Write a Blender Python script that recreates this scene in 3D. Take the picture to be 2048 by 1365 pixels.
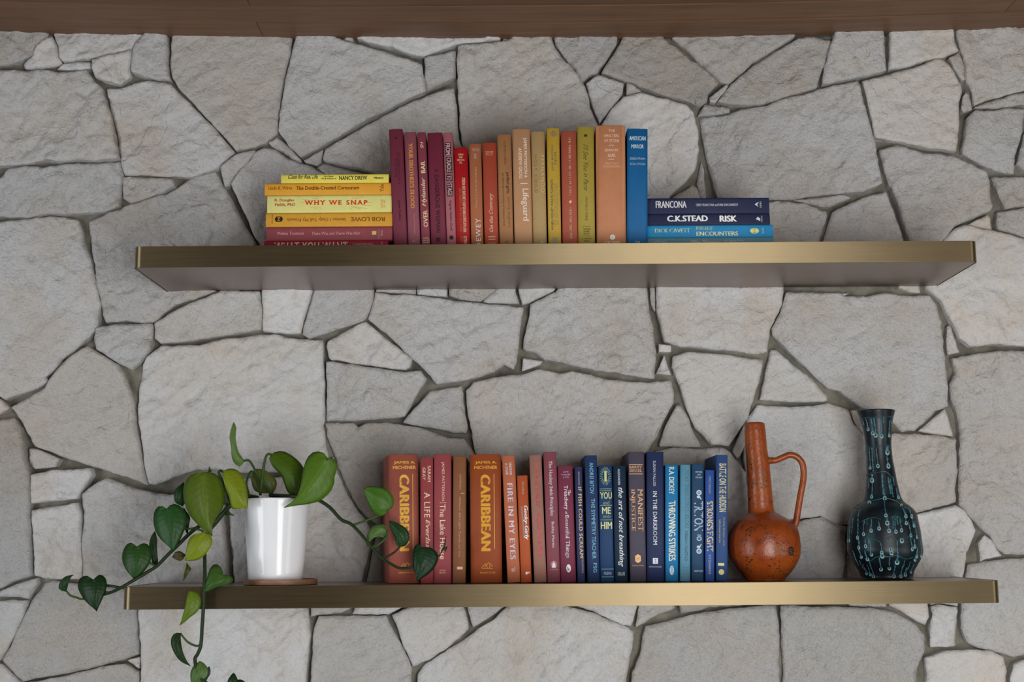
import bpy, bmesh, math, random
import numpy as np
from mathutils import Vector, Matrix, noise
from mathutils.geometry import delaunay_2d_cdt

for o in list(bpy.data.objects):
    bpy.data.objects.remove(o)
SC = bpy.context.scene
COL = SC.collection
random.seed(7)

# ------------------------------------------------------------------ camera
CAM = Vector((-0.08988, -2.66547, 0.08164))
PITCH, YAW, ROLL, FPX = 0.15045, 0.00222, -0.0075, 2611.75
_d = Vector((math.sin(YAW) * math.cos(PITCH), math.cos(YAW) * math.cos(PITCH), math.sin(PITCH)))
_r = _d.cross(Vector((0, 0, 1))).normalized()
_u = _r.cross(_d)
RGT = _r * math.cos(ROLL) + _u * math.sin(ROLL)
UPV = -_r * math.sin(ROLL) + _u * math.cos(ROLL)
DIR = _d
cam_data = bpy.data.cameras.new('camera')
cam_data.sensor_width = 36.0
cam_data.lens = FPX * 36.0 / 2048.0
cam_data.clip_start = 0.05
cam = bpy.data.objects.new('camera', cam_data)
COL.objects.link(cam)
_m = Matrix((RGT, UPV, -DIR)).transposed().to_4x4()
_m.translation = CAM
cam.matrix_world = _m
SC.camera = cam

# ------------------------------------------------------------------ world, window daylight, exposure
world = bpy.data.worlds.new('room_ambient')
SC.world = world
world.use_nodes = True
world.node_tree.nodes['Background'].inputs[0].default_value = (0.80, 0.88, 1.0, 1)
world.node_tree.nodes['Background'].inputs[1].default_value = 0.045


def window_light(name, x, y, z, w, h, power, col, turn=0.0):
    l = bpy.data.lights.new(name, 'AREA')
    l.shape = 'RECTANGLE'
    l.size, l.size_y, l.energy, l.color = w, h, power, col
    o = bpy.data.objects.new(name, l)
    COL.objects.link(o)
    o.location = (x, y, z)
    o.rotation_euler = (math.radians(90), 0, math.radians(turn))   # turn 0 faces +y, towards the stone wall
    return o


# tall low windows of the room: one behind the camera and to its right, one in each side wall
window_light('window_daylight', 0.68, -2.85, -0.42, 1.05, 1.7, 55, (0.985, 0.98, 0.97))
window_light('window_daylight', -2.75, -2.0, -0.42, 1.1, 1.7, 34, (0.91, 0.95, 1.0), -54)
window_light('window_daylight', 2.6, -2.0, -0.42, 0.9, 1.7, 14, (1.0, 0.97, 0.93), 52)

SC.view_settings.view_transform = 'Standard'
SC.view_settings.look = 'None'
SC.view_settings.gamma = 1
SC.view_settings.use_curve_mapping = False
SC.view_settings.exposure = 0.08

# ------------------------------------------------------------------ photo pixel -> place
def ray(px, py):
    return DIR + RGT * ((px - 1024) / FPX) - UPV * ((py - 682.5) / FPX)


def W(px, py, Y):
    """the place at depth plane y=Y seen at photo pixel (px, py)"""
    r = ray(px, py)
    return CAM + r * ((Y - CAM.y) / r.y)


def WZ(px, py, Z):
    r = ray(px, py)
    return CAM + r * ((Z - CAM.z) / r.z)


def proj(P):
    v = Vector(P) - CAM
    z = v.dot(DIR)
    return 1024 + FPX * v.dot(RGT) / z, 682.5 - FPX * v.dot(UPV) / z


def mpp(Y):
    """metres per photo pixel at depth plane y=Y"""
    return (Y - CAM.y) * 1.006 / FPX


# ------------------------------------------------------------------ helpers
def lin(c):
    c = c.lstrip('#')
    out = []
    for i in (0, 2, 4):
        v = int(c[i:i + 2], 16) / 255
        out.append(v / 12.92 if v <= 0.04045 else ((v + 0.055) / 1.055) ** 2.4)
    return out


def albedo(hexc, k=1.3):
    return tuple(min(0.9, v * k) for v in lin(hexc)) + (1,)


def node_mat(name):
    m = bpy.data.materials.new(name)
    m.use_nodes = True
    nt = m.node_tree
    return m, nt, nt.nodes['Principled BSDF']


def N(nt, t, **kw):
    n = nt.nodes.new(t)
    for k, v in kw.items():
        if k.startswith('i_'):
            n.inputs[k[2:].replace('_', ' ')].default_value = v
        else:
            setattr(n, k, v)
    return n


def ramp(nt, fac, stops):
    r = nt.nodes.new('ShaderNodeValToRGB')
    els = r.color_ramp.elements
    while len(els) < len(stops):
        els.new(0.5)
    for e, (p, c) in zip(els, stops):
        e.position = p
        e.color = tuple(c[:3]) + (1,)
    nt.links.new(fac, r.inputs[0])
    return r.outputs[0]


def coords(nt, scale=(1, 1, 1), obj=True):
    tc = nt.nodes.new('ShaderNodeTexCoord')
    mp = nt.nodes.new('ShaderNodeMapping')
    mp.inputs['Scale'].default_value = scale
    nt.links.new(tc.outputs['Object'], mp.inputs[0])
    return mp.outputs[0]


def noise_tex(nt, vec, scale, detail=4, rough=0.55):
    n = nt.nodes.new('ShaderNodeTexNoise')
    n.inputs['Scale'].default_value = scale
    n.inputs['Detail'].default_value = detail
    n.inputs['Roughness'].default_value = rough
    nt.links.new(vec, n.inputs['Vector'])
    return n.outputs['Fac']


def mixc(nt, fac, a, b, blend='MIX'):
    m = nt.nodes.new('ShaderNodeMix')
    m.data_type = 'RGBA'
    m.blend_type = blend
    for s, v in ((0, fac), (6, a), (7, b)):
        if hasattr(v, 'is_output'):
            nt.links.new(v, m.inputs[s])
        elif isinstance(v, (int, float)):
            m.inputs[s].default_value = v
        else:
            m.inputs[s].default_value = tuple(v[:3]) + (1,)
    return m.outputs[2]


def bump(nt, b, height, strength, dist, prev=None):
    n = nt.nodes.new('ShaderNodeBump')
    n.inputs['Strength'].default_value = strength
    n.inputs['Distance'].default_value = dist
    nt.links.new(height, n.inputs['Height'])
    if prev is not None:
        nt.links.new(prev, n.inputs['Normal'])
    nt.links.new(n.outputs[0], b.inputs['Normal'])
    return n.outputs[0]


_cache = {}


def plain(hexc, rough=0.6, metal=0.0, k=1.3, spec=0.4):
    key = (hexc, rough, metal, k)
    if key not in _cache:
        m, nt, b = node_mat('print_' + hexc.strip('#'))
        c = albedo(hexc, k)
        v = coords(nt)
        f = noise_tex(nt, v, 220, 2)
        nt.links.new(mixc(nt, f, tuple(x * 0.88 for x in c[:3]), tuple(min(1, x * 1.1) for x in c[:3])), b.inputs['Base Color'])
        b.inputs['Roughness'].default_value = rough
        b.inputs['Metallic'].default_value = metal
        b.inputs['Specular IOR Level'].default_value = spec
        _cache[key] = m
    return _cache[key]


def cloth(hexc, k=1.35):
    key = ('cloth', hexc, k)
    if key not in _cache:
        m, nt, b = node_mat('book_cloth_' + hexc.strip('#'))
        c = albedo(hexc, k)
        v = coords(nt)
        f = noise_tex(nt, v, 45, 5, 0.6)
        nt.links.new(mixc(nt, f, tuple(x * 0.84 for x in c[:3]), tuple(min(1, x * 1.14) for x in c[:3])), b.inputs['Base Color'])
        b.inputs['Roughness'].default_value = 0.62
        b.inputs['Specular IOR Level'].default_value = 0.3
        weave = noise_tex(nt, coords(nt, (1, 1, 3)), 900, 2)
        bump(nt, b, weave, 0.25, 0.0004)
        _cache[key] = m
    return _cache[key]


def mesh_obj(name, verts, faces, mat, parent=None, smooth=False, loc=None):
    me = bpy.data.meshes.new(name)
    me.from_pydata([tuple(v) for v in verts], [], faces)
    me.update()
    if smooth:
        me.polygons.foreach_set('use_smooth', [True] * len(me.polygons))
    me.materials.append(mat)
    o = bpy.data.objects.new(name, me)
    COL.objects.link(o)
    if loc is not None:
        o.location = loc
    if parent is not None:
        o.parent = parent
    return o


def thing(name, label, cat, mat4, group=None):
    o = bpy.data.objects.new(name, None)
    o.empty_display_size = 0.02
    COL.objects.link(o)
    o.matrix_world = mat4
    o['label'], o['category'] = label, cat
    if group:
        o['group'] = group
    return o


def tube(pts, radii, sides=8, closed_ends=True):
    """smooth tube through 3-D points; returns verts, faces"""
    P = [Vector(p) for p in pts]
    verts, faces = [], []
    n = len(P)
    prev = None
    for i in range(n):
        t = (P[min(i + 1, n - 1)] - P[max(i - 1, 0)]).normalized()
        if prev is None:
            a = t.cross(Vector((0.3, 1, 0.2))).normalized()
        else:
            a = (prev - t * prev.dot(t)).normalized()
        prev = a
        b = t.cross(a)
        r = radii[i] if hasattr(radii, '__len__') else radii
        for k in range(sides):
            an = 2 * math.pi * k / sides
            verts.append(P[i] + (a * math.cos(an) + b * math.sin(an)) * r)
    for i in range(n - 1):
        for k in range(sides):
            k2 = (k + 1) % sides
            faces.append((i * sides + k, i * sides + k2, (i + 1) * sides + k2, (i + 1) * sides + k))
    if closed_ends:
        faces.append(tuple(range(sides))[::-1])
        faces.append(tuple((n - 1) * sides + k for k in range(sides)))
    return verts, faces


def spline(pts, per=6):
    """Catmull-Rom through points of any dimension"""
    A = np.array(pts, float)
    if len(A) < 3:
        return [A[0] + (A[-1] - A[0]) * t for t in np.linspace(0, 1, per + 1)]
    E = np.vstack([2 * A[0] - A[1], A, 2 * A[-1] - A[-2]])
    out = []
    for i in range(1, len(E) - 2):
        p0, p1, p2, p3 = E[i - 1], E[i], E[i + 1], E[i + 2]
        for j in range(per):
            t = j / per
            out.append(0.5 * (2 * p1 + (p2 - p0) * t + (2 * p0 - 5 * p1 + 4 * p2 - p3) * t * t + (3 * p1 - p0 - 3 * p2 + p3) * t ** 3))
    out.append(A[-1])
    return out


# ------------------------------------------------------------------ structure materials
def stone_material():
    m, nt, b = node_mat('limestone')
    v = coords(nt)
    info = nt.nodes.new('ShaderNodeObjectInfo')
    big = noise_tex(nt, v, 5.0, 4, 0.6)
    mid = noise_tex(nt, v, 30, 5, 0.65)
    crag = noise_tex(nt, v, 42, 9, 0.66)
    fine = noise_tex(nt, v, 170, 5, 0.7)
    c1 = ramp(nt, info.outputs['Random'], [(0.0, (0.62, 0.60, 0.575)), (0.3, (0.70, 0.695, 0.69)), (0.65, (0.73, 0.725, 0.72)), (0.85, (0.66, 0.635, 0.60)), (1.0, (0.60, 0.57, 0.53))])
    warm = ramp(nt, big, [(0.46, (0, 0, 0)), (0.70, (0.85, 0.85, 0.85))])
    c2 = mixc(nt, warm, c1, (0.64, 0.57, 0.49))
    dirt = ramp(nt, mid, [(0.26, (0.84, 0.84, 0.83)), (0.46, (1, 1, 1))])
    c3 = mixc(nt, 1.0, c2, dirt, 'MULTIPLY')
    grain = ramp(nt, fine, [(0.28, (0.84, 0.84, 0.84)), (0.5, (1.0, 1.0, 1.0))])
    nt.links.new(mixc(nt, 1.0, c3, grain, 'MULTIPLY'), b.inputs['Base Color'])
    b.inputs['Roughness'].default_value = 0.92
    b.inputs['Specular IOR Level'].default_value = 0.12
    n1 = bump(nt, b, crag, 0.9, 0.021)
    n2 = bump(nt, b, fine, 0.7, 0.0032, n1)
    vo = nt.nodes.new('ShaderNodeTexNoise')
    vo.noise_type = 'RIDGED_MULTIFRACTAL'
    vo.inputs['Scale'].default_value = 13
    vo.inputs['Detail'].default_value = 6
    nt.links.new(v, vo.inputs['Vector'])
    n3 = bump(nt, b, vo.outputs['Fac'], 0.35, 0.006, n2)
    # edges where thin sheets have flaked away
    fl = nt.nodes.new('ShaderNodeTexNoise')
    fl.inputs['Scale'].default_value = 4.2
    fl.inputs['Detail'].default_value = 6
    fl.inputs['Roughness'].default_value = 0.50
    fl.inputs['Distortion'].default_value = 0.5
    nt.links.new(v, fl.inputs['Vector'])
    steps = ramp(nt, fl.outputs['Fac'], [(0.395, (0, 0, 0)), (0.403, (0.33, 0.33, 0.33)), (0.497, (0.35, 0.35, 0.35)), (0.505, (0.68, 0.68, 0.68)), (0.597, (0.7, 0.7, 0.7)), (0.605, (1, 1, 1))])
    bump(nt, b, steps, 0.6, 0.009, n3)
    # some stones split clean, others are craggy
    for nd in [q for q in nt.nodes if q.bl_idname == 'ShaderNodeBump']:
        lo, hi = (0.35, 1.05) if nd.inputs['Distance'].default_value == 0.009 or abs(nd.inputs['Distance'].default_value - 0.009) < 1e-6 else (0.6, 1.15)
        mr = nt.nodes.new('ShaderNodeMapRange')
        wv = nt.nodes.new('ShaderNodeMath')
        wv.operation = 'FRACT'
        ml = nt.nodes.new('ShaderNodeMath')
        ml.operation = 'MULTIPLY'
        ml.inputs[1].default_value = 7.31 if lo < 0.4 else 13.7
        nt.links.new(info.outputs['Random'], ml.inputs[0])
        nt.links.new(ml.outputs[0], wv.inputs[0])
        nt.links.new(wv.outputs[0], mr.inputs[0])
        mr.inputs[3].default_value = lo * nd.inputs['Strength'].default_value
        mr.inputs[4].default_value = hi * nd.inputs['Strength'].default_value
        nt.links.new(mr.outputs[0], nd.inputs['Strength'])
    return m


def mortar_material():
    m, nt, b = node_mat('mortar')
    v = coords(nt)
    a = noise_tex(nt, v, 30, 5)
    f = noise_tex(nt, v, 260, 3)
    c = ramp(nt, a, [(0.3, (0.115, 0.107, 0.083)), (0.7, (0.25, 0.235, 0.19))])
    nt.links.new(c, b.inputs['Base Color'])
    b.inputs['Roughness'].default_value = 0.95
    bump(nt, b, f, 0.6, 0.002)
    return m


def wood_material(name, dark, light, grain_scale=(1.2, 28, 28)):
    m, nt, b = node_mat(name)
    v = coords(nt, grain_scale)
    info = nt.nodes.new('ShaderNodeObjectInfo')
    off = nt.nodes.new('ShaderNodeVectorMath')
    off.operation = 'ADD'
    nt.links.new(v, off.inputs[0])
    cmb = nt.nodes.new('ShaderNodeCombineXYZ')
    mul = nt.nodes.new('ShaderNodeMath')
    mul.operation = 'MULTIPLY'
    mul.inputs[1].default_value = 37.0
    nt.links.new(info.outputs['Random'], mul.inputs[0])
    nt.links.new(mul.outputs[0], cmb.inputs[0])
    nt.links.new(mul.outputs[0], cmb.inputs[1])
    nt.links.new(cmb.outputs[0], off.inputs[1])
    g = noise_tex(nt, off.outputs[0], 2.2, 6, 0.62)
    h = noise_tex(nt, off.outputs[0], 9, 3, 0.5)
    c = ramp(nt, g, [(0.28, dark), (0.72, light)])
    c2 = mixc(nt, 0.25, c, ramp(nt, h, [(0.35, dark), (0.65, light)]))
    tint = ramp(nt, info.outputs['Random'], [(0, (0.86, 0.84, 0.82)), (1, (1.12, 1.1, 1.06))])
    nt.links.new(mixc(nt, 1.0, c2, tint, 'MULTIPLY'), b.inputs['Base Color'])
    b.inputs['Roughness'].default_value = 0.48
    b.inputs['Specular IOR Level'].default_value = 0.35
    bump(nt, b, h, 0.12, 0.0006)
    return m


def brushed_metal(name, col, rough, aniso=0.92):
    m, nt, b = node_mat(name)
    v = coords(nt, (1.5, 90, 160))
    g = noise_tex(nt, v, 6, 4, 0.6)
    patch = noise_tex(nt, coords(nt, (1, 1, 1)), 7, 3, 0.5)
    c = ramp(nt, g, [(0.25, tuple(x * 0.8 for x in col)), (0.75, tuple(min(1, x * 1.12) for x in col))])
    c = mixc(nt, 0.35, c, ramp(nt, patch, [(0.3, tuple(x * 0.72 for x in col)), (0.7, tuple(min(1, x * 1.15) for x in col))]))
    nt.links.new(c, b.inputs['Base Color'])
    b.inputs['Metallic'].default_value = 1.0
    rr = nt.nodes.new('ShaderNodeMapRange')
    rr.inputs[3].default_value = rough - 0.05
    rr.inputs[4].default_value = rough + 0.08
    nt.links.new(g, rr.inputs[0])
    nt.links.new(rr.outputs[0], b.inputs['Roughness'])
    b.inputs['Anisotropic'].default_value = aniso
    tv = nt.nodes.new('ShaderNodeCombineXYZ')          # brushed along the shelf: glints spread up and down
    tv.inputs[2].default_value = 1.0
    nt.links.new(tv.outputs[0], b.inputs['Tangent'])
    return m


M_STONE = stone_material()
M_MORTAR = mortar_material()
M_CEIL = wood_material('ceiling_walnut', (0.105, 0.052, 0.028), (0.20, 0.108, 0.060))
M_BRASS = brushed_metal('brushed_brass', (0.46, 0.36, 0.21), 0.54)
M_BRONZE = brushed_metal('dark_bronze', (0.30, 0.235, 0.205), 0.34, 0.0)
M_COASTER = wood_material('coaster_wood', (0.20, 0.10, 0.055), (0.36, 0.20, 0.12), (6, 40, 40))

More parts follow.
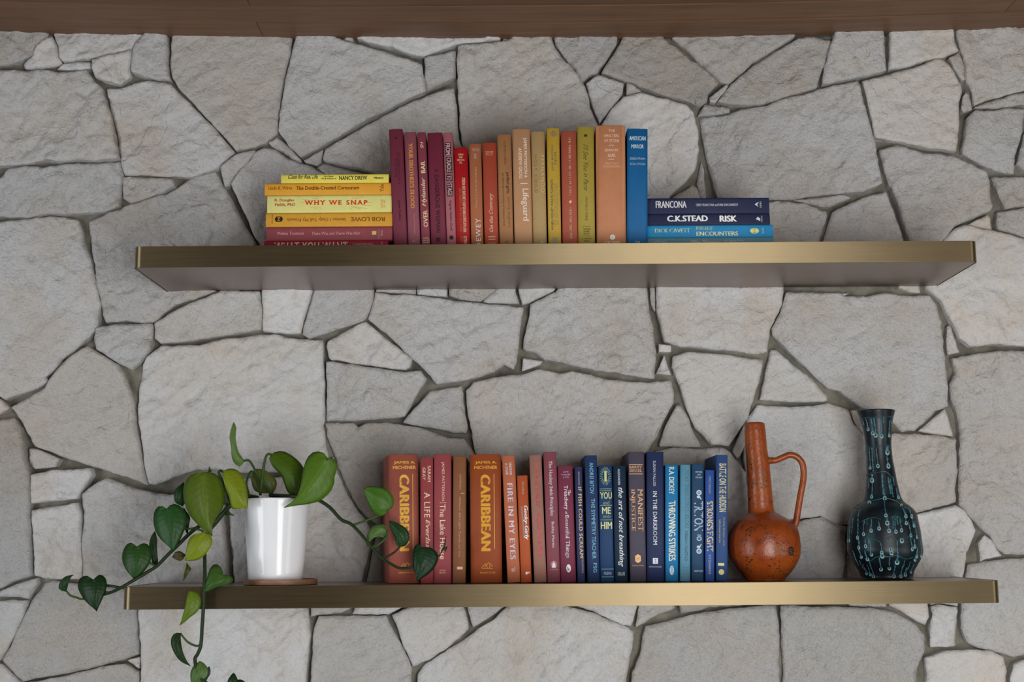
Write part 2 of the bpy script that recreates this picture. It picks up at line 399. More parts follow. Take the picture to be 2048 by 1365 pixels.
# ------------------------------------------------------------------ stone wall: every stone traced on its own
REG = {'A': (0, 0), 'B': (400, 0), 'C': (800, 0), 'D': (1200, 0), 'E': (1548, 0), 'F': (0, 350), 'G': (400, 500), 'H': (800, 540),
       'I': (1200, 540), 'J': (1548, 330), 'K': (1548, 680), 'L': (1548, 965), 'M': (0, 700), 'N': (0, 965), 'O': (400, 965), 'P': (1000, 965)}
REG2 = {'R1': (600, 820), 'R2': (600, 1045), 'R3': (800, 1045), 'R4': (1400, 840), 'R5': (1648, 380), 'R6': (1260, 380), 'R7': (400, 280), 'R8': (1648, 1045)}
STONES = '''
A -450,160 335,160 315,240 235,305 205,370 150,405 60,432 0,447 -450,470
A 345,238 375,300 395,380 410,425 370,438 240,468 165,463 157,430 205,388 250,302 312,252
A 348,160 362,235 397,310 408,395 427,418 600,402 770,378 905,335 925,290 985,240 1010,160
A 1020,160 1130,160 1140,320 1138,430 1163,550 1080,542 903,493 898,440 928,300 990,245
A 387,468 430,432 520,420 618,426 620,464 560,474 450,472
A 640,422 700,397 800,377 905,347 882,490 888,515 820,578 700,550 657,528 640,460
A -450,490 330,488 460,496 590,476 640,555 700,610 735,720 775,880 813,1083 650,1100 540,1093 400,1112 320,1092 200,1123 0,1127 -450,1140
A -450,1230 0,1207 60,1162 180,1132 300,1148 470,1123 650,1113 813,1102 830,1185 F 823,60 810,210 720,243 540,260 330,260 200,286 60,278 0,268 -450,275
A 725,602 830,600 950,562 1020,546 1165,576 1208,626 1390,802 1500,922 1602,1040 1520,1108 1480,1148 1310,1208 1000,1193 847,1188 822,1098 792,900 747,700
A 1168,160 1168,350 1155,430 1184,540 1218,600 1332,718 1392,786 B 150,912 248,1033 380,1002 450,973 523,903 538,760 557,620 577,500 612,380 625,250 636,160
B 662,160 658,260 623,400 588,560 553,750 538,890 603,988 690,1072 830,998 945,932 1100,838 1400,688 1540,624 1533,555 1513,443 1400,403 1200,343 1060,303 930,264 918,160
B 948,180 1043,180 1045,288 980,270
B 1070,180 1074,262 1150,290 1300,318 1430,365 C 110,370 165,376 250,344 390,298 520,284 683,274 688,180
C 702,180 765,180 745,260 702,283
C 168,394 378,342 378,518 178,618 168,560
R7 1058,170 1077,78 B 947,968 1100,872 1400,722 C 180,658 368,594 390,800 402,950 423,1020 438,1365 Q 925,470 800,470 R7 1650,320 1390,243 1200,213 1092,188
R7 988,238 1047,197 1200,237 1400,287 1600,320 1600,340 1100,330 1052,275
R7 882,170 1048,77 1033,190 1000,218 900,193
B 467,970 520,932 570,967 688,1086 692,1110 640,1093 560,1038 490,1003
B 142,1140 250,1052 370,1027 383,1036 250,1198 200,1262 167,1272 152,1200
R7 264,370 402,202 487,102 560,78 650,93 735,152 850,197 985,247 1060,292 1650,345 1650,930 517,930 432,740 302,450
F 600,312 720,264 890,200 1130,122 1310,17 A 1400,1182 1463,1164 R7 128,272 173,350 208,400 298,570 398,760 488,900 Q 504,540 F 1470,798 1330,848 1200,888 1110,948 1050,1003 960,1006 860,988 722,1008 702,960 662,760 622,520 614,420
F 832,12 890,8 1178,27 1192,75 1100,118 890,188 834,150
F -450,325 0,318 100,302 250,287 340,272 518,297 543,350 553,450 603,550 648,740 678,880 663,960 663,1043 560,1138 M 500,8 413,63 398,100 308,183 328,215 250,263 120,308 37,338 0,313 -450,200
F 657,1047 800,1022 1038,1017 1043,1100 1020,1200 950,1288 900,1328 780,1268 667,1190 653,1120
F 1060,1017 1150,957 1300,882 1480,817 G 150,282 408,287 423,400 426,440 413,543 250,573 100,593 0,610 F 1250,1138 1097,1150 1062,1120
G 428,230 770,230 762,290 740,370 710,470 685,568 600,573 432,553
G 783,230 1185,230 1183,285 1173,370 1148,450 1108,483 900,548 742,603 698,574 722,460
G 1200,230 1472,230 1472,300 1340,294 1200,284
H 115,100 323,100 320,183 230,178 117,166
H 333,100 680,100 658,150 545,213 420,203 337,176
H 567,213 690,100 785,100 787,150 813,228 600,223
H 800,100 1080,100 1050,142 880,223 832,233
G 1200,294 1340,310 H 110,177 330,202 500,224 700,242 843,260 828,350 810,510 798,620 775,676 712,644 640,702 520,732 400,762 252,780 218,735 132,648 0,523 G 1300,598 1152,473 1167,420
G 872,630 1000,552 1100,502 1130,490 1250,590 1448,747 1430,800 1400,818 1270,803 900,750 887,738 862,660
G 867,767 950,769 1250,819 1400,837 1508,828 1543,880 1468,1010 1398,1138 1200,1158 1060,1168 867,1163
F 1002,1242 1100,1168 1290,1168 G 0,658 150,615 400,580 515,575 600,604 836,620 836,740 846,900 846,1160 833,1200 R1 203,180 213,290 238,400 278,450 Q 666,915 662,930 600,940 560,944 490,946 430,937 M 1350,818 1200,868 1060,920 1022,916 978,740 953,560 938,400 953,250 978,100
R1 214,114 450,114 490,152 560,114 780,117 1050,160 1280,242 1400,247 1438,300 1493,380 Q 955,960 968,1058 780,1058 R1 662,983 592,928 502,838 412,688 342,528 302,408 232,230
Q 752,1072 968,1070 968,1180 729,1180
Q 454,960 560,954 600,950 666,942 R1 298,500 348,602 398,722 488,862 568,952 Q 740,1064 738,1098 720,1178 468,1178 464,1120 457,1040
M 574,987 640,932 735,874 850,927 1000,967 1160,994 Q 370,987 400,964 444,960 447,1040 455,1120 459,1180 N 800,710 640,688 580,648 562,450 574,340 590,200 577,100
M 92,394 190,337 310,262 347,197 422,107 502,37 F 600,1167 678,1222 798,1292 M 838,150 878,260 913,360 918,450 938,600 963,740 1007,922 880,872 640,797 420,725 247,658 152,490
M 187,672 250,677 403,746 374,798 230,813 192,778
M 217,857 350,827 618,812 628,860 568,948 528,1013 222,1048
N 222,192 380,167 528,142 550,220 556,420 570,560 568,662 420,665 310,652 252,632 237,450
M -450,565 0,488 100,465 143,530 158,640 183,780 203,860 210,1050 N 203,230 213,450 216,638 100,673 0,720 -450,795
M -450,230 0,338 60,395 0,438 -450,535
N -450,830 0,745 150,681 250,655 253,690 188,794 120,782 0,782 -450,880
N -450,895 0,808 183,813 148,920 108,1030 3,1213 -450,1250
N 302,694 360,673 560,703 800,725 922,740 932,870 937,1000 939,1177 830,1212 600,1277 400,1312 162,1357 122,1328 18,1215 92,1092 142,962 212,812
N -450,1290 8,1243 128,1364 150,1560 -450,1560
N 178,1374 450,1322 700,1266 850,1239 952,1292 958,1560 168,1560
N 873,1215 952,1197 952,1273 882,1230
Q 281,1178 N 951,880 965,1060 971,1560 O 712,1560 727,1300 732,1180 752,1050 737,940 732,850 Q 611,1178
R2 83,590 500,590 448,725 360,768 150,788 92,808
R2 517,590 900,590 893,713 758,782 640,782 448,785
R2 157,803 450,803 733,803 747,850 817,960 857,1040 947,1245 952,1560 93,1560 98,1200 123,900
R2 788,792 962,714 1003,590 1378,590 1397,730 1432,850 1432,918 1300,1042 1100,1172 962,1236 883,1060 853,960
R3 568,590 955,590 902,708 758,812 622,901 603,840 575,740
R3 928,714 803,832 642,938 353,1128 193,1243 153,1303 133,1560 P 848,1560 868,1280 902,1090 912,1022 870,995 720,933 640,893 470,853 440,823 Q 1130,1178 1030,1178
Q 1142,1178 P 482,838 600,866 720,917 840,977 892,982 938,840 Q 1276,1178
P 962,730 1193,730 1193,862 1080,902 985,959 928,988 948,860
P 1207,730 1237,897 1300,882 1450,852 1828,829 1828,730
P 998,983 1150,953 1270,915 1450,881 1700,853 1877,841 1897,930 1909,1050 1902,1200 1902,1560 883,1560 908,1300 963,1180 978,1060
L 51,845 300,851 500,855 770,875 850,898 960,968 1027,1042 1027,1160 982,1270 967,1560 63,1560 68,1250 53,1080
L 498,715 773,715 768,853 520,842
L 793,715 1050,715 1052,920 1033,975 985,955 870,885 797,840
L 1075,852 1120,837 1248,862 1248,960 1243,1118 1077,1128 1072,1000 1085,900
L 1075,715 1260,715 1258,845 1120,825 1075,840
L 1333,562 1550,528 1706,521 2150,513 2150,1147 1706,1182 1640,1197 1560,1175 1410,1135 1332,1097 1283,990 1288,820 1303,660
L 1038,1203 1160,1155 1330,1145 1480,1155 1558,1197 1579,1300 1577,1560 1038,1560 1048,1300
L 1643,1243 1710,1223 2150,1183 2150,1560 1603,1560 1608,1340
L 1397,420 1440,364 1480,392 1549,505 1440,526 1404,543
L 508,302 935,230 1100,192 1238,160 1288,182 1347,260 1377,330 1327,470 1287,650 1282,700 508,700
R4 462,885 840,872 940,849 1040,836 1100,863 1150,898 1243,915 1238,1100 1212,1340 1212,1400 462,1400
I 388,1237 500,1220 690,1224 830,1214 888,1252 948,1322 Q 1490,947 1498,1040 1498,1176 1290,1176 1290,930
I 1077,922 1300,934 1440,930 1560,910 K 430,450 513,480 Q 1710,850 1740,880 1740,1038 1700,1048 1680,1050 1662,1044 1640,1032 1600,1038 1502,1043 I 1002,1365 987,1290 1002,1090 1012,1012
I 907,1240 960,1112 988,1062 993,1180 958,1268 935,1288
K 827,642 1000,647 1130,662 1228,682 1223,760 1243,900 1223,1018 1228,1108 1100,1143 900,1198 722,1198 722,680
K 988,623 1168,472 1188,520 1223,638 1228,658 1090,648
I 1278,152 1400,152 1706,157 J 480,890 640,897 760,872 900,897 1060,890 1108,950 1148,1060 1158,1250 K 1170,120 1183,300 1188,453 1110,483 1030,557 960,617 880,627 830,577 700,477 600,462 450,352 370,327 252,217 102,73 I 1182,438 1177,400 1242,290 1264,200
J 858,790 998,790 1003,870 940,866 853,843
J 1153,520 1232,437 1300,417 1500,457 1640,492 2150,562 2150,1227 1706,1235 1530,1225 1340,1237 1262,1178 1202,1060 1132,930 1043,840 1043,640
J 1192,1102 1210,1092 1228,1150 1272,1278 1192,1293 1182,1200
K 1215,127 1350,103 1500,81 2150,63 L 2150,487 1706,492 1577,487 1533,450 1473,360 1403,310 1303,190 1265,150 K 1258,1000 1268,860 1265,560 1238,470 1208,400 1203,300 1238,230
E 725,1020 830,988 1050,1045 1220,1068 1330,1118 1438,1178 1462,1250 J 1462,180 1482,290 1468,318 1350,368 1240,413 1138,520 Q 1873,500 1824,500 J 908,490 863,350 843,260 793,140 E 793,1290 753,1160
J 397,322 470,287 620,217 763,182 778,215 828,340 893,520 888,560 323,560 343,500
Q 1430,406 1540,405 J 100,253 200,258 280,293 358,314 362,345 317,490 Q 1639,495 1430,495
J 135,235 380,212 488,207 526,225 380,283 332,283
D 688,803 850,781 960,748 1130,715 1270,663 E 200,643 320,603 568,553 587,620 637,800 687,960 697,1080 727,1258 600,1312 480,1322 J 300,205 140,232 0,235 D 1200,1359 803,1347 773,1250 733,1100 713,970 693,880
D 13,850 82,742 162,658 290,635 430,671 588,715 637,770 669,900 675,1040 647,1160 588,1238 477,1337 Q 1340,470 1200,470 1200,300
D 498,1352 630,1268 657,1290 687,1365 697,1500 483,1500
D 693,1100 708,1140 725,1330 717,1450 697,1400 663,1250
D 183,574 283,622 182,643
C 1273,575 1350,512 1527,570 1513,640 1438,740 1360,842 1303,690
C 1038,180 1497,180 1477,300 1397,430 1347,498 1290,517 1242,556 1173,450 1063,310
C 397,314 520,300 690,290 760,267 780,180 1002,180 1047,310 1157,455 1242,575 1282,650 1297,740 1347,850 Q 1193,470 940,470 C 427,1000 408,860 402,650 394,560 394,400
D 168,180 398,180 438,265 558,357 688,452 788,532 812,560 733,638 728,690 680,732 580,690 440,652 300,602 182,560 13,498 68,410 158,260
D 482,180 1358,180 1328,245 1048,420 958,508 880,572 822,550 702,438 582,328 498,255
D 747,667 860,577 878,587 838,640 790,697 752,693
D 668,793 717,707 888,732 888,763 760,783
D 803,690 892,582 1052,442 1202,342 1362,247 1460,237 1588,272 1568,330 1528,450 1498,530 1478,598 1300,647 1100,707 900,717
E 418,180 743,180 748,300 762,483 600,522 333,572 348,450 393,300 408,260
E 793,180 1223,180 1242,290 1267,340 1180,378 1050,403 900,447 788,467 793,350
E 603,557 800,502 950,462 1110,398 1160,403 1218,470 1277,570 1282,620 1262,720 1267,850 1247,1028 1100,1012 850,962 693,933 653,750
E 1198,392 1263,362 1298,440 1307,540 1285,553 1222,460
E 1243,180 2150,180 2150,497 1706,609 1450,677 1372,709 1348,600 1313,520 1303,420 1278,330
E 1311,628 1333,650 1357,745 1300,763 1282,740 1292,660
E 1373,727 1460,694 1706,627 2150,522 2150,717 1706,710 1520,733
E 1323,802 1375,757 1500,760 1570,737 1718,740 1698,900 1645,1060 1642,1180 1500,1163 1380,1103 1288,1045 1303,940
E 1723,902 2150,882 2150,1178 1706,1158 1658,1120 1683,1030
J 1493,80 1706,84 2150,102 2150,238 1706,276 1580,296 1523,180
J 1532,322 1706,292 2150,252 2150,545 1706,487 1533,438 1523,400
J 1323,410 1470,332 1483,347 1492,448 1400,428
H 893,237 1062,150 1100,100 I 318,100 333,250 360,400 377,560 367,742 250,732 100,702 H 1340,687 1160,652 1060,617 992,612 932,562 872,552 843,538 853,450 888,300
H 842,602 973,622 958,645 833,688
H 453,827 502,771 650,738 830,715 960,683 1100,708 1180,693 1400,748 1560,768 I 320,771 478,763 502,860 497,910 437,1020 387,1140 327,1240 Q 1283,930 1283,1176 975,1176 972,980 H 518,1250 493,1120 468,1000
H 207,830 418,798 432,880 442,980 459,1060 452,1115 365,1109 240,1082 23,1043 102,950
I 387,100 1257,100 1247,220 1217,300 1159,410 1147,557 1060,575 920,552 760,542 620,517 560,525 442,486 415,380 388,280
I 341,100 376,100 376,283 353,240
I 403,506 486,519 484,559 403,559
I 441,583 488,718 387,703 412,650
I 500,592 600,563 720,568 900,583 1020,603 1109,618 1092,740 1047,880 1007,1000 937,1110 877,1202 760,1192 703,1130 643,1080 593,950 563,850 523,740 493,660
I 527,922 553,922 598,1010 638,1110 687,1200 687,1210 408,1203 443,1080 503,970
I 1173,542 1213,545 1318,643 1458,748 1547,862 1547,893 1430,902 1260,897 1093,887 1133,720
K 530,482 600,480 618,638 577,600 547,540
'''


def parse_stones():
    out = []
    for line in STONES.strip().splitlines():
        pts, reg = [], None
        for tok in line.split():
            if ',' not in tok:
                reg = tok
                continue
            x, y = map(float, tok.split(','))
            if reg == 'Q':
                pts.append((x, y))
            elif reg in REG:
                s = 3.4133 if reg == 'P' else 3.4125
                pts.append((REG[reg][0] + x / s, REG[reg][1] + y / s))
            else:
                pts.append((REG2[reg][0] + x / 4.265, REG2[reg][1] + y / 4.265))
        out.append(pts)
    return out


def fringe_stones():
    """plain courses beyond the picture's edge, so the wall goes on"""
    rnd = random.Random(5)
    out = []

    def block(x0, x1, y0, y1, nx, ny):
        g = {}
        for i in range(nx + 1):
            for j in range(ny + 1):
                jx = 0 if i in (0, nx) else rnd.uniform(-45, 45)
                jy = 0 if j in (0, ny) else rnd.uniform(-45, 45)
                g[i, j] = (x0 + (x1 - x0) * i / nx + jx, y0 + (y1 - y0) * j / ny + jy)
        for i in range(nx):
            for j in range(ny):
                q = [g[i, j], g[i + 1, j], g[i + 1, j + 1], g[i, j + 1]]
                cx = sum(p[0] for p in q) / 4
                cy = sum(p[1] for p in q) / 4
                out.append([(p[0] + (cx - p[0]) * 0.035, p[1] + (cy - p[1]) * 0.035) for p in q])
    block(-720, -138, 20, 1840, 3, 9)
    block(2184, 2770, 20, 1840, 3, 9)
    block(-134, 2180, 1426, 1840, 11, 2)
    return out


def in_poly(px, pz, poly):
    inside = np.zeros(px.shape, bool)
    n = len(poly)
    for i in range(n):
        x1, z1 = poly[i]
        x2, z2 = poly[(i + 1) % n]
        c = (z1 > pz) != (z2 > pz)
        xi = (x2 - x1) * (pz - z1) / ((z2 - z1) if abs(z2 - z1) > 1e-12 else 1e-12) + x1
        inside ^= c & (px < xi)
    return inside


def edge_dist(px, pz, poly):
    d = np.full(px.shape, 9.0)
    n = len(poly)
    for i in range(n):
        x1, z1 = poly[i]
        x2, z2 = poly[(i + 1) % n]
        dx, dz = x2 - x1, z2 - z1
        L = dx * dx + dz * dz + 1e-12
        t = np.clip(((px - x1) * dx + (pz - z1) * dz) / L, 0, 1)
        d = np.minimum(d, np.hypot(px - x1 - t * dx, pz - z1 - t * dz))
    return d


def make_stone(pts_px, idx, parent, step):
    rnd = random.Random(100 + idx)
    poly = []
    for p in pts_px:
        w = W(p[0], p[1], 0.0)
        poly.append((w.x, w.z))
    area = 0.5 * sum(poly[i][0] * poly[(i + 1) % len(poly)][1] - poly[(i + 1) % len(poly)][0] * poly[i][1] for i in range(len(poly)))
    if area < 0:
        poly = poly[::-1]
    size = math.sqrt(abs(area))
    step = min(step, max(0.0035, size / 7))
    # ragged outline
    fine = []
    for i in range(len(poly)):
        a, b = Vector(poly[i]), Vector(poly[(i + 1) % len(poly)])
        L = (b - a).length
        k = max(1, int(round(L / (step * 0.95))))
        nrm = Vector(((b - a).y, -(b - a).x)).normalized() if L > 0 else Vector((0, 0))
        for j in range(k):
            p = a.lerp(b, j / k)
            amp = 0.0016 if size > 0.05 else 0.0007
            jit = (noise.noise((p.x * 70, p.y * 70, idx * 3.1)) * amp + noise.noise((p.x * 22, p.y * 22, idx)) * amp * 1.0)
            p = p + nrm * (jit + (0.0008 if size > 0.05 else 0.0003))
            fine.append((p.x, p.y))
    fp = np.array(fine)
    x0, z0 = fp.min(0)
    x1, z1 = fp.max(0)
    xs = np.arange(x0, x1, step)
    zs = np.arange(z0, z1, step * 0.87)
    gx, gz = np.meshgrid(xs, zs)
    gx = gx + (np.arange(len(zs)) % 2)[:, None] * step * 0.5
    gx, gz = gx.ravel(), gz.ravel()
    if len(gx):
        ok = in_poly(gx, gz, fine)
        gx, gz = gx[ok], gz[ok]
        d = edge_dist(gx, gz, fine)
        ok = d > step * 0.55
        gx, gz = gx[ok], gz[ok]
    nb = len(fine)
    allp = [Vector(p) for p in fine] + [Vector((a, b)) for a, b in zip(gx, gz)]
    v2, _, f2, ov, _, _ = delaunay_2d_cdt(allp, [(i, (i + 1) % nb) for i in range(nb)], [], 1, 1e-7)
    X = np.array([v.x for v in v2])
    Zc = np.array([v.y for v in v2])
    D = edge_dist(X, Zc, fine)
    off = rnd.uniform(-0.002, 0.007) if size > 0.06 else rnd.uniform(-0.006, 0.001)
    tx, tz = rnd.uniform(-0.03, 0.03), rnd.uniform(-0.035, 0.02)
    cx, cz = X.mean(), Zc.mean()
    rr = min(0.0060, size * 0.12)
    dep = min(0.0050, size * 0.08)
    rough = rnd.uniform(0.6, 1.25)
    ang = rnd.uniform(0.3, 1.1)
    ca, sa = math.cos(ang), math.sin(ang)
    verts = []
    seed = idx * 7.7
    for x, z, dd in zip(X, Zc, D):
        e = max(0.0, 1 - dd / rr)
        edge = dep * e * e
        p = Vector((x * 9, z * 9, seed))
        h = noise.fractal(p, 1.0, 2.0, 3) * 0.0070
        u, w = (x * ca + z * sa), (-x * sa + z * ca)
        h += noise.fractal(Vector((u * 22, w * 48, seed + 5)), 0.9, 2.1, 4) * 0.0046
        # split layers: small steps where a sheet of stone has come away
        t = noise.fractal(Vector((x * 6.0, z * 6.0, seed + 11)), 1.0, 2.0, 4) * 2.2
        fl = math.floor(t)
        fr = min(1.0, (t - fl) / 0.07)
        h += (fl + fr) * 0.0028
        y = -(off + rough * h + tx * (x - cx) + tz * (z - cz)) + edge
        verts.append((x, min(y, 0.012), z))
    n = len(verts)
    # skirt
    cnt = {}
    for f in f2:
        for a, b in zip(f, f[1:] + f[:1]):
            cnt[(a, b)] = 1
    border = [(a, b) for (a, b) in cnt if (b, a) not in cnt]
    back = {}
    faces = [tuple(f) for f in f2]
    ntop = len(faces)
    # orient the face towards -y
    f0 = faces[0]
    a, b, c = (Vector(verts[i]) for i in f0[:3])
    flip = (b - a).cross(c - a).y > 0
    if flip:
        faces = [f[::-1] for f in faces]
    for a, b in border:
        for q in (a, b):
            if q not in back:
                back[q] = len(verts)
                verts.append((verts[q][0], 0.045, verts[q][2]))
        s = (b, a, back[a], back[b])
        faces.append(s[::-1] if flip else s)
    o = mesh_obj('stone', verts, faces, M_STONE, parent)
    me = o.data
    sm = [True] * ntop + [False] * (len(faces) - ntop)
    me.polygons.foreach_set('use_smooth', sm)
    return o


def build_wall():
    # mortar bed
    x0, x1, z0, z1, st = -1.95, 1.85, -0.98, 1.16, 0.014
    nx, nz = int((x1 - x0) / st), int((z1 - z0) / st)
    verts, faces = [], []
    for j in range(nz + 1):
        for i in range(nx + 1):
            x, z = x0 + i * st, z0 + j * st
            y = 0.0225 + noise.fractal((x * 11, 3.3, z * 11), 1.0, 2.0, 3) * 0.0125
            verts.append((x, y, z))
    for j in range(nz):
        for i in range(nx):
            a = j * (nx + 1) + i
            faces.append((a, a + 1, a + nx + 2, a + nx + 1))
    n = len(verts)
    verts += [(x0, 0.10, z0), (x1, 0.10, z0), (x1, 0.10, z1), (x0, 0.10, z1)]
    c = [0, nx, (nz + 1) * (nx + 1) - 1, nz * (nx + 1)]
    faces += [(n + 3, n + 2, n + 1, n), (n, n + 1, c[1], c[0]), (n + 1, n + 2, c[2], c[1]), (n + 2, n + 3, c[3], c[2]), (n + 3, n, c[0], c[3])]
    wall = mesh_obj('wall_back', verts, faces, M_MORTAR)
    wall.data.polygons.foreach_set('use_smooth', [True] * (nx * nz) + [False] * 5)
    wall['kind'] = 'structure'
    wall['label'] = 'wall of large pale irregular limestone slabs set in grey mortar'
    for i, p in enumerate(parse_stones()):
        make_stone(p, i, wall, 0.0045)
    for i, p in enumerate(fringe_stones()):
        make_stone(p, 300 + i, wall, 0.016)


build_wall()

# ------------------------------------------------------------------ plank ceiling
_line = [(0, 60.7), (170, 66), (340, 70.5), (500, 72.7), (750, 74.5), (1000, 75), (1200, 74), (1548, 68.5), (1800, 61.5), (2048, 52)]
_cx, _cz = [], []
for p in _line:
    w = W(p[0], p[1], -0.004)
    _cx.append(w.x)
    _cz.append(w.z)
_cf = np.polyfit(_cx, _cz, 2)


def ceil_z(x):
    return float(np.polyval(_cf, x))


def build_ceiling():
    zc = ceil_z(0.0)
    y1 = WZ(1024, 47.3, zc).y
    y2 = WZ(1024, 15.0, zc).y
    pitch = (y1 - y2)
    edges = [0.012, y1, y2] + [y2 - pitch * k for k in range(1, 9)]
    # backing above the boards
    xa, xb, nseg = -1.95, 1.85, 40

    def strip(ya, yb, xs, zlo, thick):
        verts, faces = [], []
        for i, x in enumerate(xs):
            z = ceil_z(x) + zlo(x)
            verts += [(x, ya, z), (x, yb, z), (x, yb, z + thick), (x, ya, z + thick)]
        n = len(xs)
        for i in range(n - 1):
            for k in range(4):
                k2 = (k + 1) % 4
                faces.append((i * 4 + k, i * 4 + k2, i * 4 + 4 + k2, i * 4 + 4 + k))
        faces += [(3, 2, 1, 0), tuple((n - 1) * 4 + k for k in range(4))]
        return verts, faces
    v, f = strip(-3.3, 0.03, np.linspace(xa, xb, nseg), lambda x: 0.017, 0.02)
    back = mesh_obj('ceiling', v, f, M_CEIL)
    back['kind'] = 'structure'
    back['label'] = 'dark walnut plank ceiling meeting the stone wall'
    joints = {0: [W(516, 58, 0).x - 0.0], 1: [WZ(2034, 16, zc).x], 2: [WZ(494, 5, zc).x], 3: [0.31], 4: [-0.7], 5: [0.05], 6: [0.9], 7: [-0.3], 8: [0.5], 9: [-0.9]}
    joints[0] = [WZ(516, 58, zc).x]
    for j in range(len(edges) - 1):
        far, near = edges[j], edges[j + 1]
        cuts = [xa] + joints.get(j, []) + [xb]
        # each board sits a touch lower than its neighbour towards the window end, where they have cupped
        def zlo(x, j=j):
            return 0.0022 * j * max(0.0, min(1.0, (x + 0.75) / 0.7))
        for a, b in zip(cuts, cuts[1:]):
            xs = np.linspace(a + 0.0006, b - 0.0006, max(4, int((b - a) * 14)))
            v, f = strip(near + 0.0003, far - 0.0003, xs, zlo, 0.0155)
            mesh_obj('plank', v, f, M_CEIL, back)


build_ceiling()

# ------------------------------------------------------------------ shelves
SHELF_D, SHELF_T, SHELF_H, SHELF_W = 0.2473, 0.0405, 0.6347, 1.6


def build_shelf(x_off, ztop, label):
    t = thing('floating_shelf', label, 'shelf', Matrix.Translation((x_off, 0, ztop - SHELF_T)))
    hw, D, r, th = SHELF_W / 2, SHELF_D, 0.0155, 0.0022

    def outline(hw, D, r):
        pts = [(hw, 0.0)]
        for k in range(9):
            a = math.radians(90 * k / 8)
            pts.append((hw - r + r * math.cos(a), -(D - r) - r * math.sin(a)))
        pts2 = [(-x, y) for x, y in pts[::-1]]
        return pts + pts2
    o1, o2 = outline(hw, D, r), outline(hw - th, D - th, r - th)
    n = len(o1)
    b = 0.0007

    def inset(d):
        return [(p[0] + (q[0] - p[0]) * d / th, p[1] + (q[1] - p[1]) * d / th) for p, q in zip(o1, o2)]
    verts, faces = [], []

    def strip(ra, za, rb, zb):
        k = len(verts)
        verts.extend([(x, y, za) for x, y in ra] + [(x, y, zb) for x, y in rb])
        faces.extend([(k + i, k + n + i, k + n + i + 1, k + i + 1) for i in range(n - 1)])
    oi = inset(b)
    strip(o1, b, o1, SHELF_T - b)                     # the face
    strip(o1, SHELF_T - b, oi, SHELF_T)               # eased edges
    strip(oi, 0.0, o1, b)
    strip(oi, SHELF_T, o2, SHELF_T)
    strip(o2, 0.0, oi, 0.0)
    strip(o2, SHELF_T, o2, 0.0)
    band = mesh_obj('edge_band', verts, faces, M_BRASS, t)
    band['label'] = 'brushed brass edge band'
    band.data.polygons.foreach_set('use_smooth', [i < n - 1 for i in range(len(faces))])
    # panel
    verts = [(x, y, 0.0006) for x, y in o2] + [(x, y, SHELF_T - 0.0006) for x, y in o2]
    faces = [tuple(range(n)), tuple(range(n, 2 * n))[::-1]] + [(i, i + n, (i + 1) % n + n, (i + 1) % n) for i in range(n)]
    pan = mesh_obj('panel', verts, faces, M_BRONZE, t)
    pan['label'] = 'dark bronze shelf panel'
    return t


build_shelf(0.0, SHELF_H, 'upper floating shelf with brass edge and dark bronze underside')
build_shelf(0.00247, 0.0, 'lower floating shelf with brass edge carrying plant and vases')

# ------------------------------------------------------------------ books
M_PAGES = plain('#c9bd9e', 0.85, k=1.0)
Y_UP = -SHELF_D + 0.050      # spines on the upper shelf stand a little behind its edge
Y_LO = -SHELF_D + 0.072


SERIF = {'WHY WE SNAP', 'R. Douglas', 'Fields, PhD', 'The Double-Crested Cormorant', 'Linda R. Wires', 'Yale', 'Stories I Only Tell My Friends', 'DEWEY', 'On the Contrary',
         'THE', 'SHELTERS', 'OF STONE', 'JEAN M.', 'AUEL', "EARTH'S", 'CHILDREN', 'CROWN', 'OVER', 'BAR', 'NANCY DREW', 'A LIFE', 'Everlasting', 'SARAH', 'GRAY', 'MANIFEST', 'INJUSTICE',
         'BARRY', 'SIEGEL', 'The', 'Treachery', 'Beautiful Things', 'The Hockey Stick Principles', 'Bobby Martin', 'Meline Toumani', 'There Was and There Was Not', 'JAMES PATTERSON &',
         'ANDREW GROSS', 'THE MAN WHO WOULD BE KING', 'BEN MACINTYRE', 'GUIDE TO', "YOUR BROTHER'S BLOOD", 'HOLY CHILD', 'MORE THAN CONQUERORS', 'DUTTON', 'LITTLE', 'BROWN'}


